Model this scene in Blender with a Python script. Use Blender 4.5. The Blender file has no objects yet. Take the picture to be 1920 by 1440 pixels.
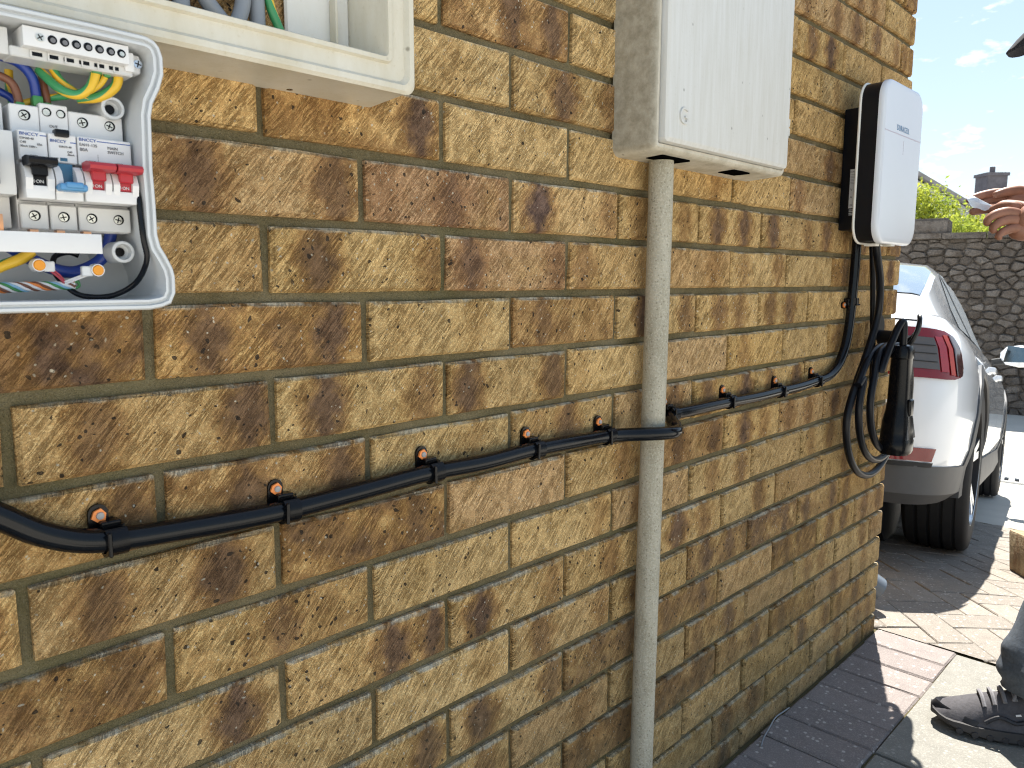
import bpy, bmesh, math, random
from mathutils import Vector, Matrix, noise
R = math.radians
rng = random.Random(7)
SC = bpy.context.scene
COL = SC.collection

# ------------------------------------------------------------------ camera
CAM_LOC = (-0.25173755, -0.69045085, 0.05563899)
CAM_ROT = ((0.70220446, -0.71197419, 0.00128193),
           (-0.09561907, -0.09609089, -0.99076916),
           (0.70552526, 0.69559995, -0.13555376))     # rows: right, down, forward
cd = bpy.data.cameras.new('camera')
cd.sensor_width = 36.0
cd.lens = 36.0 * 1425.1464 / 1920.0
cd.clip_start = 0.02
cd.clip_end = 2000
cd.dof.use_dof = True
cd.dof.focus_distance = 1.05
cd.dof.aperture_fstop = 18.0
cam = bpy.data.objects.new('camera', cd)
COL.objects.link(cam)
r_, d_, f_ = [Vector(v) for v in CAM_ROT]
m = Matrix((r_, -d_, -f_)).transposed().to_4x4()
m.translation = Vector(CAM_LOC)
cam.matrix_world = m
SC.camera = cam

# ------------------------------------------------------------------ light
SUN_EL, SUN_AZ = R(61), R(23.5)                  # azimuth measured from +X towards +Y
W = bpy.data.worlds.new('World')
SC.world = W
W.use_nodes = True
wn, wl = W.node_tree.nodes, W.node_tree.links
wn.clear()
wo = wn.new('ShaderNodeOutputWorld')
bg = wn.new('ShaderNodeBackground')
bg.inputs['Strength'].default_value = 0.112
sky = wn.new('ShaderNodeTexSky')
sky.sky_type = 'NISHITA'
sky.sun_disc = False
sky.sun_elevation = SUN_EL
sky.sun_rotation = R(90) - SUN_AZ
sky.air_density = 1.0
sky.dust_density = 0.3
sky.ozone_density = 1.0
tc = wn.new('ShaderNodeTexCoord')
mp = wn.new('ShaderNodeMapping')
mp.inputs['Scale'].default_value = (1.0, 1.0, 2.6)
mp.inputs['Location'].default_value = (0.35, 0.1, 0.2)
wl.new(tc.outputs['Generated'], mp.inputs['Vector'])
cn = wn.new('ShaderNodeTexNoise')
cn.inputs['Scale'].default_value = 22
cn.inputs['Detail'].default_value = 7
cn.inputs['Roughness'].default_value = 0.55
wl.new(mp.outputs['Vector'], cn.inputs['Vector'])
cr = wn.new('ShaderNodeValToRGB')
cr.color_ramp.elements[0].position = 0.60
cr.color_ramp.elements[1].position = 0.74
acc = cn.outputs['Fac']
for (dx, dy, dz), rad, amt in (((.9589, .2155, .1845), .050, .14), ((.9551, .2617, .1391), .050, .16), ((.9588, .2585, .1175), .045, .22), ((.9732, .2071, .1001), .050, .22)):
    vm = wn.new('ShaderNodeVectorMath'); vm.operation = 'SUBTRACT'; vm.inputs[1].default_value = (dx, dy, dz)
    wl.new(tc.outputs['Generated'], vm.inputs[0])
    sc_ = wn.new('ShaderNodeVectorMath'); sc_.operation = 'MULTIPLY'; sc_.inputs[1].default_value = (1, 1, 2.6)
    wl.new(vm.outputs[0], sc_.inputs[0])
    ln_ = wn.new('ShaderNodeVectorMath'); ln_.operation = 'LENGTH'
    wl.new(sc_.outputs[0], ln_.inputs[0])
    mr_ = wn.new('ShaderNodeMapRange'); mr_.inputs[1].default_value = rad; mr_.inputs[2].default_value = 0.0
    mr_.inputs[3].default_value = 0.0; mr_.inputs[4].default_value = amt
    wl.new(ln_.outputs['Value'], mr_.inputs[0])
    ad_ = wn.new('ShaderNodeMath'); ad_.operation = 'ADD'
    wl.new(acc, ad_.inputs[0]); wl.new(mr_.outputs[0], ad_.inputs[1])
    acc = ad_.outputs[0]
wl.new(acc, cr.inputs['Fac'])
mx = wn.new('ShaderNodeMixRGB')
mx.inputs['Color2'].default_value = (2.6, 2.65, 2.7, 1)
wl.new(cr.outputs['Color'], mx.inputs['Fac'])
sg_ = wn.new('ShaderNodeGamma'); sg_.inputs['Gamma'].default_value = 0.40
wl.new(sky.outputs['Color'], sg_.inputs['Color'])
hs_ = wn.new('ShaderNodeHueSaturation'); hs_.inputs['Saturation'].default_value = 1.5
wl.new(sg_.outputs['Color'], hs_.inputs['Color'])
wl.new(hs_.outputs['Color'], mx.inputs['Color1'])
wl.new(mx.outputs['Color'], bg.inputs['Color'])
wl.new(bg.outputs['Background'], wo.inputs['Surface'])

sd = bpy.data.lights.new('sun', 'SUN')
sd.energy = 2.75
sd.angle = R(0.5)
sd.color = (1.0, 0.95, 0.87)
sun = bpy.data.objects.new('sun', sd)
COL.objects.link(sun)
to_sun = Vector((math.cos(SUN_EL) * math.cos(SUN_AZ), math.cos(SUN_EL) * math.sin(SUN_AZ), math.sin(SUN_EL)))
sun.rotation_euler = to_sun.to_track_quat('Z', 'Y').to_euler()
SC.view_settings.view_transform = 'Standard'
SC.view_settings.look = 'None'
SC.view_settings.exposure = 2.30
SC.view_settings.gamma = 1.0
SC.cycles.use_denoising = True
SC.cycles.denoising_prefilter = 'NONE'
SC.cycles.filter_width = 1.1
SC.cycles.adaptive_threshold = 0.006

# ------------------------------------------------------------------ materials
MATS = {}


class NT:
    """small helper round one material's node tree"""
    def __init__(s, name, rough=0.6, spec=0.5, metal=0.0, color=(.5, .5, .5)):
        s.m = bpy.data.materials.new(name)
        s.m.use_nodes = True
        s.n, s.l = s.m.node_tree.nodes, s.m.node_tree.links
        s.b = s.n['Principled BSDF']
        s.b.inputs['Base Color'].default_value = (*color, 1)
        s.b.inputs['Roughness'].default_value = rough
        s.b.inputs['Specular IOR Level'].default_value = spec
        s.b.inputs['Metallic'].default_value = metal
        MATS[name] = s.m

    def coord(s, out='Object', scale=(1, 1, 1), rot=(0, 0, 0), rand=False):
        c = s.n.new('ShaderNodeTexCoord').outputs[out]
        if rand:
            oi = s.n.new('ShaderNodeObjectInfo')
            mu = s.n.new('ShaderNodeMath'); mu.operation = 'MULTIPLY'; mu.inputs[1].default_value = 37.0
            s.l.new(oi.outputs['Random'], mu.inputs[0])
            ad = s.n.new('ShaderNodeVectorMath'); ad.operation = 'ADD'
            s.l.new(c, ad.inputs[0]); s.l.new(mu.outputs[0], ad.inputs[1])
            c = ad.outputs[0]
        if rot != (0, 0, 0):
            r = s.n.new('ShaderNodeMapping')
            r.inputs['Rotation'].default_value = rot
            s.l.new(c, r.inputs['Vector']); c = r.outputs['Vector']
        mp = s.n.new('ShaderNodeMapping')
        mp.inputs['Scale'].default_value = scale
        s.l.new(c, mp.inputs['Vector'])
        return mp.outputs['Vector']

    def noise(s, vec, scale=5, detail=4, rough=0.5, dist=0.0):
        t = s.n.new('ShaderNodeTexNoise')
        t.inputs['Scale'].default_value = scale
        t.inputs['Detail'].default_value = detail
        t.inputs['Roughness'].default_value = rough
        t.inputs['Distortion'].default_value = dist
        s.l.new(vec, t.inputs['Vector'])
        return t.outputs['Fac']

    def voro(s, vec, scale=5, feature='F1'):
        t = s.n.new('ShaderNodeTexVoronoi')
        t.inputs['Scale'].default_value = scale
        t.feature = feature
        s.l.new(vec, t.inputs['Vector'])
        return t

    def ramp(s, fac, a, b, ca=(0, 0, 0), cb=(1, 1, 1)):
        t = s.n.new('ShaderNodeValToRGB')
        e = t.color_ramp.elements
        e[0].position, e[1].position = a, b
        e[0].color, e[1].color = (*ca, 1), (*cb, 1)
        s.l.new(fac, t.inputs['Fac'])
        return t.outputs['Color']

    def mix(s, fac, a, b, mode='MIX'):
        t = s.n.new('ShaderNodeMixRGB'); t.blend_type = mode
        for v, k in ((fac, 'Fac'), (a, 'Color1'), (b, 'Color2')):
            if isinstance(v, (int, float)): t.inputs[k].default_value = v
            elif isinstance(v, tuple): t.inputs[k].default_value = (*v, 1)
            else: s.l.new(v, t.inputs[k])
        return t.outputs['Color']

    def math(s, op, a, b=None, c=None):
        t = s.n.new('ShaderNodeMath'); t.operation = op
        for i, v in enumerate((a, b, c)):
            if v is None: continue
            if isinstance(v, (int, float)): t.inputs[i].default_value = v
            else: s.l.new(v, t.inputs[i])
        return t.outputs[0]

    def attr(s, name):
        t = s.n.new('ShaderNodeAttribute'); t.attribute_type = 'OBJECT'; t.attribute_name = name
        return t.outputs['Fac']

    def base(s, c): s.l.new(c, s.b.inputs['Base Color'])
    def rough(s, c): s.l.new(c, s.b.inputs['Roughness'])

    def bump(s, h, strength=0.4, dist=0.01, prev=None):
        t = s.n.new('ShaderNodeBump')
        t.inputs['Strength'].default_value = strength
        t.inputs['Distance'].default_value = dist
        s.l.new(h, t.inputs['Height'])
        if prev: s.l.new(prev, t.inputs['Normal'])
        s.l.new(t.outputs['Normal'], s.b.inputs['Normal'])
        return t.outputs['Normal']


def plain(name, color, rough=0.5, spec=0.5, metal=0.0, var=0.03, vscale=30, coat=0.0, bump=0.0):
    t = NT(name, rough, spec, metal, color)
    v = t.coord()
    f = t.noise(v, vscale, 4, 0.6)
    dark = tuple(c * (1 - var) for c in color)
    light = tuple(min(1, c * (1 + var)) for c in color)
    t.base(t.ramp(f, .3, .7, dark, light))
    if var > .012:
        rr = t.ramp(f, .2, .8, (max(0, rough - .06),) * 3, (min(1, rough + .06),) * 3)
        t.rough(rr)
    if coat:
        t.b.inputs['Coat Weight'].default_value = coat
        t.b.inputs['Coat Roughness'].default_value = 0.03
    if bump: t.bump(f, bump, .002)
    return t


# ---- brick
t = NT('brick', 0.92, 0.15)
obj = t.n.new('ShaderNodeTexCoord').outputs['Object']
sep = t.n.new('ShaderNodeSeparateXYZ'); t.l.new(obj, sep.inputs[0])
px_, pz_ = sep.outputs['X'], sep.outputs['Z']
vr = t.coord(rand=True)
tone = t.attr('tone')
c0 = t.mix(tone, (.84, .58, .245), (.88, .65, .325))
pink = t.attr('pink')
c0 = t.mix(pink, c0, (.66, .43, .26))
big = t.noise(vr, 14, 3, .6)
c0 = t.mix(t.math('MULTIPLY', t.ramp(big, .48, .75), .55), c0, (.60, .40, .15))
warp = t.n.new('ShaderNodeTexNoise'); warp.inputs['Scale'].default_value = 60; warp.inputs['Detail'].default_value = 3
t.l.new(vr, warp.inputs['Vector'])
wsub = t.n.new('ShaderNodeVectorMath'); wsub.operation = 'SUBTRACT'; wsub.inputs[1].default_value = (.5, .5, .5)
t.l.new(warp.outputs['Color'], wsub.inputs[0])
wmul = t.n.new('ShaderNodeVectorMath'); wmul.operation = 'SCALE'; wmul.inputs['Scale'].default_value = .012
t.l.new(wsub.outputs[0], wmul.inputs[0])
wadd = t.n.new('ShaderNodeVectorMath'); wadd.operation = 'ADD'
t.l.new(vr, wadd.inputs[0]); t.l.new(wmul.outputs[0], wadd.inputs[1])
vwarp = wadd.outputs[0]
vs = t.coord(scale=(15, 1, 165), rot=(0, R(48), 0), rand=True)
streak = t.noise(vs, 1.0, 5, .62, .5)
vs2 = t.coord(scale=(24, 1, 360), rot=(0, R(52), 0), rand=True)
streak2 = t.noise(vs2, 1.0, 3, .6, .3)
fine = t.noise(vr, 330, 3, .8)
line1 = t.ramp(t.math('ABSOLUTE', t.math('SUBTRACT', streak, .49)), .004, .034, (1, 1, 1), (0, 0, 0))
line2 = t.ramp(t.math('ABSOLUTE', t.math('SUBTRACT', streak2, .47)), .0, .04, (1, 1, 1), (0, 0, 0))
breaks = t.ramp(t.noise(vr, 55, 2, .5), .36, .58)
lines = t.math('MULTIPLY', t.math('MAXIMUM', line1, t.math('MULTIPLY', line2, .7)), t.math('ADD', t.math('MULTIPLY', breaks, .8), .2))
c0 = t.mix(t.math('MULTIPLY', lines, .60), c0, t.mix(1, c0, (.56, .44, .27), 'MULTIPLY'))  # drag grooves: darker ochre body, with groove shade also painted into the colour
c0 = t.mix(t.math('MULTIPLY', t.ramp(streak, .56, .70), .25), c0, t.mix(1, c0, (1.25, 1.26, 1.30), 'MULTIPLY'))
c0 = t.mix(t.math('MULTIPLY', t.ramp(fine, .50, .62), .8), c0, t.mix(1, c0, (1.5, 1.5, 1.55), 'MULTIPLY'))
c0 = t.mix(t.math('MULTIPLY', t.ramp(fine, .46, .36), .65), c0, t.mix(1, c0, (.45, .37, .29), 'MULTIPLY'))


def patch(pa, sa):
    dx = t.math('ABSOLUTE', t.math('SUBTRACT', px_, t.attr(pa)))
    w = t.math('ADD', dx, t.math('MULTIPLY', t.math('ABSOLUTE', pz_), .42))
    w = t.math('ADD', w, t.math('MULTIPLY', t.math('SUBTRACT', t.noise(vr, 45, 4, .6), .5), .05))
    return t.math('MULTIPLY', t.ramp(w, .012, .046, (1, 1, 1), (0, 0, 0)), t.attr(sa))


pm = t.math('MAXIMUM', patch('pa', 'sa'), patch('pb', 'sb'))
pm = t.math('MAXIMUM', pm, t.math('MULTIPLY', t.attr('burn'), t.ramp(t.noise(vr, 20, 3, .6), .28, .6)))
pcol = t.mix(t.ramp(t.noise(vr, 60, 3, .6), .35, .65), (.085, .046, .027), (.185, .110, .066))
pcol = t.mix(t.math('MULTIPLY', t.ramp(fine, .45, .65), .5), pcol, (.30, .20, .12))
pcol = t.mix(t.attr('purp'), pcol, t.mix(t.ramp(t.noise(vr, 60, 3, .6), .35, .65), (.125, .078, .062), (.215, .140, .108)))
halo = t.math('MULTIPLY', t.ramp(pm, .02, .45), .8)
c0 = t.mix(halo, c0, t.mix(1, c0, (.80, .66, .48), 'MULTIPLY'))
c0 = t.mix(t.ramp(pm, .15, .95), c0, pcol)
vb = t.voro(vwarp, 190)
pick = t.n.new('ShaderNodeSeparateColor'); t.l.new(vb.outputs['Color'], pick.inputs[0])
spot = t.math('MULTIPLY', t.math('LESS_THAN', vb.outputs['Distance'], t.math('MULTIPLY', t.math('POWER', pick.outputs[1], 1.6), .50)), t.ramp(t.math('ADD', pick.outputs[0], t.math('MULTIPLY', pm, .14)), .87, .92))
c0 = t.mix(t.math('MULTIPLY', spot, .9), c0, (.045, .036, .028))
vw = t.voro(vwarp, 260)
pick2 = t.n.new('ShaderNodeSeparateColor'); t.l.new(vw.outputs['Color'], pick2.inputs[0])
spw = t.math('MULTIPLY', t.ramp(vw.outputs['Distance'], .22, .36, (1, 1, 1), (0, 0, 0)), t.ramp(pick2.outputs[1], .93, .95))
c0 = t.mix(t.math('MULTIPLY', spw, .85), c0, (.66, .60, .48))
# lime bloom left on the arrises by the mortar, and damp grey-green staining on the low courses
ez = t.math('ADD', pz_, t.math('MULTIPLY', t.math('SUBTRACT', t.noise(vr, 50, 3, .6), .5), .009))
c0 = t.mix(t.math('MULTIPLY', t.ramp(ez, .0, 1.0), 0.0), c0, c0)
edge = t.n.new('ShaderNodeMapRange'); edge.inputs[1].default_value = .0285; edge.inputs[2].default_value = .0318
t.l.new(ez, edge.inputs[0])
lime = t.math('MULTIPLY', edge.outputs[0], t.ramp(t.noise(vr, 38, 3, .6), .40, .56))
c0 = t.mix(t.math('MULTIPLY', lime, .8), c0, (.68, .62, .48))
geo = t.n.new('ShaderNodeNewGeometry')
sg = t.n.new('ShaderNodeSeparateXYZ'); t.l.new(geo.outputs['Position'], sg.inputs[0])
low = t.n.new('ShaderNodeMapRange'); low.inputs[1].default_value = -.35; low.inputs[2].default_value = -.88
t.l.new(sg.outputs['Z'], low.inputs[0])
gn = t.noise(t.coord('Object', (1, 1, 1)), 9, 4, .6)
c0 = t.mix(t.math('MULTIPLY', low.outputs[0], t.ramp(gn, .3, .75)), c0, (.255, .215, .125))
oi = t.n.new('ShaderNodeObjectInfo')
c0 = t.mix(1, c0, t.ramp(oi.outputs['Random'], 0, 1, (.84, .83, .80), (1.06, 1.05, 1.04)), 'MULTIPLY')
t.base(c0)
h = t.math('SUBTRACT', t.math('ADD', t.math('MULTIPLY', streak, .6), t.math('MULTIPLY', fine, .5)), t.math('MULTIPLY', lines, .5))
h = t.math('SUBTRACT', h, t.math('MULTIPLY', spot, .15))
nb = t.bump(t.noise(vr, 70, 4, .65), .35, .008)
t.bump(h, .9, .006, nb)

# ---- mortar
t = NT('mortar', .95, .1)
v = t.coord()
c = t.mix(t.ramp(t.noise(v, 11, 5, .6), .35, .7), (.135, .112, .058), (.225, .188, .112))
c = t.mix(t.math('MULTIPLY', t.ramp(t.noise(v, 5, 4, .6), .5, .72), .6), c, (.11, .105, .045))
g = t.noise(v, 600, 3, .7)
c = t.mix(t.math('MULTIPLY', t.ramp(g, .5, .7), .5), c, (.27, .235, .155))
t.base(c)
t.bump(t.noise(v, 70, 5, .7), .8, .008, t.bump(g, .7, .003))

# ---- plastics
def grimy(name, color, dirt, amount, rough=.45, scale=(6, 6, 2), fine=220, bumpy=.1):
    t = NT(name, rough, .4)
    v = t.coord(scale=scale)
    n1 = t.noise(v, 3, 6, .65)
    n2 = t.noise(t.coord(), fine, 3, .6)
    c = t.mix(t.math('MULTIPLY', t.ramp(n1, .35, .75), amount), color, dirt)
    c = t.mix(t.math('MULTIPLY', t.ramp(n2, .6, .74), amount * .6), c, dirt)
    vo = t.voro(t.coord(), 42)
    pk = t.n.new('ShaderNodeSeparateColor'); t.l.new(vo.outputs['Color'], pk.inputs[0])
    sp = t.math('MULTIPLY', t.ramp(vo.outputs['Distance'], .05, .12, (1, 1, 1), (0, 0, 0)), t.ramp(pk.outputs[0], .66, .70))
    c = t.mix(t.math('MULTIPLY', sp, min(1, amount * .9)), c, tuple(x * .35 for x in dirt))
    t.base(c)
    t.bump(n2, bumpy, .002)
    return t


grimy('cream_plastic', (.66, .63, .54), (.50, .44, .30), .75, .42)
grimy('cream_inside', (.71, .71, .68), (.58, .54, .44), .45, .4)
grimy('gas_door', (.61, .61, .59), (.50, .49, .44), .7, .5, (45, 45, 3))
gt = grimy('gas_case', (.60, .565, .48), (.32, .285, .20), .8, .6, (10, 10, 4), 160, .35)
ngeo = gt.n.new('ShaderNodeNewGeometry'); nsx = gt.n.new('ShaderNodeSeparateXYZ')     # left-facing sides of the case get a darker mottled brown
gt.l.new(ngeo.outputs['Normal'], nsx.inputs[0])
left_face = gt.ramp(gt.math('MULTIPLY', nsx.outputs['X'], -1.0), .45, .9)
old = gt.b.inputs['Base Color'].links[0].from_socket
left_tone = gt.mix(gt.ramp(gt.noise(gt.coord(), 70, 5, .7), .35, .65), (.24, .215, .155), (.40, .365, .29))
gt.base(gt.mix(gt.math('MULTIPLY', left_face, .9), old, left_tone))
#grimy('conduit_coat', (.47, .435, .345), (.20, .18, .115), .8, .8, (14, 14, 4), 170, .8)
plain('unit_plastic', (.60, .62, .63), .38, .45, var=.05, vscale=18)
plain('breaker_white', (.72, .72, .72), .35, .45, var=.03)
plain('breaker_gray', (.60, .60, .59), .4, .45, var=.03)
plain('red_plastic', (.42, .022, .035), .35)
plain('black_plastic', (.004, .004, .005), .25, .22)
plain('blue_toggle', (.09, .27, .50), .35)
plain('blue_dark', (.035, .14, .24), .35)
plain('screw_metal', (.68, .65, .57), .3, .5, .9, var=.15, vscale=300)
plain('zinc', (.62, .66, .72), .25, .5, .95, var=.15, vscale=200)
plain('clip_screw', (.33, .32, .315), .5, .4, 0.0, var=.15, vscale=200)
plain('void_black', (.003, .003, .003), 1.0, 0.0)
plain('copper', (.72, .36, .19), .35, .5, .85)
plain('orange_plastic', (.80, .24, .05), .4, var=.12)
plain('orange_gel', (.85, .33, .02), .15)
plain('clear_plastic', (.72, .74, .76), .2, var=.06)
plain('wire_blue', (.012, .04, .26), .35)
plain('wire_brown', (.17, .065, .035), .4)
plain('wire_gray', (.24, .255, .275), .45, var=.08, vscale=12)
plain('wire_green', (.05, .25, .075), .4)
plain('wire_white', (.75, .75, .76), .4)
plain('wire_lightblue', (.25, .47, .66), .4)
plain('wire_red', (.45, .06, .09), .4)
plain('cable_black', (.004, .005, .007), .17, .26, var=.2, vscale=60)
plain('rubber_cable', (.004, .005, .008), .34, .25, var=.2, vscale=60)
plain('print_blue', (.03, .09, .33), .5)
plain('print_gray', (.16, .16, .17), .6)
plain('print_white', (.7, .7, .7), .5)
plain('charger_white', (.70, .74, .80), .25, .5, var=.004)
plain('charger_rim', (.76, .74, .68), .35, .5, var=.02)
plain('charger_black', (.006, .007, .010), .35, .25)
plain('charger_line', (.50, .45, .52), .4)
plain('charger_text', (.16, .27, .42), .4)
plain('label_paper', (.62, .63, .64), .5)
plain('car_white', (.70, .73, .77), .30, .5, var=.0, coat=1.0)
plain('car_glass', (.36, .42, .48), .04, 1.0, .75)
plain('side_glass', (.46, .50, .53), .18, .8, .35)  # pale grey base paints in the sky reflected by the panes
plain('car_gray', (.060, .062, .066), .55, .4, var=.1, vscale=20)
plain('car_dark', (.018, .019, .02), .6, .3)
plain('tyre', (.020, .020, .021), .75, .3, var=.15, vscale=40)
plain('rim_metal', (.55, .57, .60), .25, .5, .9)
plain('light_red', (.17, .002, .006), .15, .35, coat=.4)
plain('light_dark', (.045, .008, .010), .12, .35, coat=.4)
plain('light_gray', (.085, .078, .074), .18, .6)
plain('light_bar', (.30, .008, .014), .15, .35, coat=.4)
plain('lamp_orange', (.42, .04, .015), .15, .35, coat=.4)
plain('chrome', (.16, .20, .22), .06, .5, 1.0)
plain('skin', (.27, .125, .080), .5, .4, var=.14, vscale=45, bump=.15)
plain('packet', (.66, .74, .82), .12, .7, var=.12, vscale=60)
plain('trousers', (.095, .112, .135), .75, .25, var=.22, vscale=140, bump=.3)
plain('shirt', (.03, .033, .04), .8, .2, var=.15)
plain('cap_cloth', (.035, .038, .048), .8, .2, var=.2, vscale=200)
plain('shoe_upper', (.078, .075, .082), .8, .25, var=.18, vscale=130, bump=.4)
plain('shoe_dark', (.030, .030, .034), .6, .3, var=.15, vscale=60)
plain('shoe_sole', (.045, .043, .044), .7, .3, var=.15)
plain('lace', (.20, .195, .205), .8, .2, var=.15, vscale=300)
plain('roof_slate', (.20, .195, .20), .7, .3, var=.2, vscale=3)
plain('render_wall', (.30, .32, .34), .85, .2, var=.05, vscale=2)
plain('chimney_brick', (.14, .13, .14), .85, .2, var=.2, vscale=6)
plain('drain_white', (.62, .62, .6), .5)
plain('pipe_gray', (.13, .15, .175), .25, .5, var=.1, vscale=10)
plain('bark', (.10, .075, .05), .9, .2, var=.3, vscale=20)

cm_ = NT('conduit_coat', .82, .25)
v_ = cm_.coord(); c_ = cm_.mix(cm_.ramp(cm_.noise(cm_.coord(scale=(12, 12, 3)), 3, 6, .65), .35, .7), (.47, .435, .345), (.33, .30, .22))
vo_ = cm_.voro(v_, 260); pk_ = cm_.n.new('ShaderNodeSeparateColor'); cm_.l.new(vo_.outputs['Color'], pk_.inputs[0])
c_ = cm_.mix(cm_.math('MULTIPLY', cm_.math('MULTIPLY', cm_.math('LESS_THAN', vo_.outputs['Distance'], .36), cm_.ramp(pk_.outputs[0], .68, .75)), .5), c_, (.17, .15, .10))
c_ = cm_.mix(cm_.math('MULTIPLY', cm_.ramp(cm_.noise(v_, 330, 3, .75), .5, .64), .55), c_, (.62, .58, .48))
cm_.base(c_); cm_.bump(cm_.noise(v_, 260, 3, .7), .8, .003)

# ---- green/yellow earth wire: a stripe running along the wire
t = NT('earth_wire', .35, .5)
uv = t.coord('UV')
su = t.n.new('ShaderNodeSeparateXYZ'); t.l.new(uv, su.inputs[0])
fr = t.math('FRACT', t.math('ADD', t.math('MULTIPLY', su.outputs['X'], 1.0), t.math('MULTIPLY', su.outputs['Y'], .22)))
t.base(t.mix(t.ramp(fr, .52, .54), (.75, .47, .03), (.045, .27, .10)))

# ---- paving
def paver_mat(name, ca, cb, chip):
    t = NT(name, .85, .25)
    vr = t.coord(rand=True)
    oi = t.n.new('ShaderNodeObjectInfo')
    c = t.mix(oi.outputs['Random'], ca, cb)
    c = t.mix(t.math('MULTIPLY', t.ramp(t.noise(vr, 25, 4, .6), .4, .7), .35), c, tuple(x * .65 for x in ca))
    fine = t.noise(vr, 330, 3, .7)
    c = t.mix(t.math('MULTIPLY', t.ramp(fine, .5, .66), .45), c, tuple(min(1, x * 1.7) for x in cb))
    vo = t.voro(vr, 95)
    pk = t.n.new('ShaderNodeSeparateColor'); t.l.new(vo.outputs['Color'], pk.inputs[0])
    sp = t.math('MULTIPLY', t.ramp(vo.outputs['Distance'], .25, .42, (1, 1, 1), (0, 0, 0)), t.ramp(pk.outputs[0], .80, .82))
    c = t.mix(t.math('MULTIPLY', sp, .85), c, chip)
    t.base(c)
    t.bump(fine, .5, .003, t.bump(t.noise(vr, 40, 4, .6), .35, .006))


paver_mat('paver_red', (.215, .188, .178), (.255, .222, .208), (.52, .48, .44))
paver_mat('paver_tan', (.205, .183, .158), (.255, .228, .196), (.46, .43, .38))
paver_mat('slab_concrete', (.205, .20, .178), (.23, .222, .198), (.34, .33, .29))
t = NT('joint_sand', .95, .1)
v = t.coord()
t.base(t.mix(t.ramp(t.noise(v, 8, 5, .6), .35, .7), (.070, .060, .035), (.105, .09, .045)))
t.bump(t.noise(v, 300, 3, .6), .5, .004)
t = NT('ground_concrete', .9, .2)
v = t.coord()
c = t.mix(t.ramp(t.noise(v, 3, 6, .65), .3, .7), (.48, .455, .40), (.56, .53, .47))
c = t.mix(t.math('MULTIPLY', t.ramp(t.noise(v, 160, 3, .7), .52, .66), .5), c, (.45, .43, .38))
t.base(c)
t.bump(t.noise(v, 160, 3, .6), .4, .005)

# ---- rubble stone, foliage, logs
plain('rubble_mortar', (.20, .18, .16), .95, .1, var=.3, vscale=14, bump=.6)
t = NT('rubble', .9, .2)
vr = t.coord(rand=True)
oi = t.n.new('ShaderNodeObjectInfo')
c = t.mix(oi.outputs['Random'], (.15, .135, .122), (.27, .245, .225))
c = t.mix(t.ramp(t.noise(vr, 5, 5, .65), .38, .7), c, (.125, .102, .084))
c = t.mix(t.math('MULTIPLY', t.ramp(t.noise(vr, 14, 4, .7), .5, .7), .6), c, (.055, .050, .047))
t.base(c)
t.bump(t.noise(vr, 22, 6, .75), 1.0, .06)
t = NT('leaf', .5, .4)
oi = t.coord('Object')
c = t.mix(t.ramp(t.noise(oi, 3.0, 4, .7), .35, .65), (.20, .29, .045), (.50, .52, .07))
t.base(c)
tr = t.n.new('ShaderNodeBsdfTranslucent')
t.l.new(c, tr.inputs['Color'])
ms = t.n.new('ShaderNodeMixShader'); ms.inputs[0].default_value = .5
t.l.new(t.b.outputs[0], ms.inputs[1]); t.l.new(tr.outputs[0], ms.inputs[2])
t.l.new(ms.outputs[0], t.n['Material Output'].inputs['Surface'])
t = NT('edging_stone', .85, .2)
vr = t.coord(rand=True)
c = t.mix(t.ramp(t.noise(t.coord(scale=(1, 1, .3), rand=True), 30, 5, .65), .35, .7), (.24, .15, .085), (.42, .34, .22))
t.base(c)
t.bump(t.noise(vr, 45, 5, .65), .5, .01)


# ------------------------------------------------------------------ geometry helpers
def link(name, me, mat, parent=None, smooth=None, **props):
    o = bpy.data.objects.new(name, me)
    COL.objects.link(o)
    if mat and hasattr(me, 'materials') and not me.materials:
        me.materials.append(MATS[mat])
    if parent is not None: o.parent = parent
    for k, v in props.items(): o[k] = v
    return o


def finish(name, bm, mat, parent=None, smooth=35, flip=True, **props):
    me = bpy.data.meshes.new(name)
    if flip: bmesh.ops.recalc_face_normals(bm, faces=bm.faces[:])
    bm.to_mesh(me); bm.free()
    if smooth:
        me.polygons.foreach_set('use_smooth', [True] * len(me.polygons))
        me.set_sharp_from_angle(angle=R(smooth))
    return link(name, me, mat, parent, **props)


def thing(name, label, cat, loc=(0, 0, 0), group=None):
    o = bpy.data.objects.new(name, None)
    COL.objects.link(o)
    o.location = loc
    o.empty_display_size = .05
    tag(o, label, cat, group)
    return o


def tag(o, label, cat, group=None):
    o['label'] = label; o['category'] = cat
    if group: o['group'] = group
    return o


def add_box(bm, lo, hi, bev=0.0, seg=2):
    vs = [bm.verts.new((x, y, z)) for x in (lo[0], hi[0]) for y in (lo[1], hi[1]) for z in (lo[2], hi[2])]
    fs = [bm.faces.new([vs[i] for i in q]) for q in ((0, 1, 3, 2), (4, 6, 7, 5), (0, 4, 5, 1), (2, 3, 7, 6), (0, 2, 6, 4), (1, 5, 7, 3))]
    if bev:
        es = list({e for f in fs for e in f.edges})
        bmesh.ops.bevel(bm, geom=es, offset=bev, segments=seg, profile=.6, affect='EDGES')


def box(name, lo, hi, mat, parent=None, bev=0.0, seg=2, **kw):
    bm = bmesh.new()
    add_box(bm, lo, hi, bev, seg)
    return finish(name, bm, mat, parent, **kw)


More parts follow.
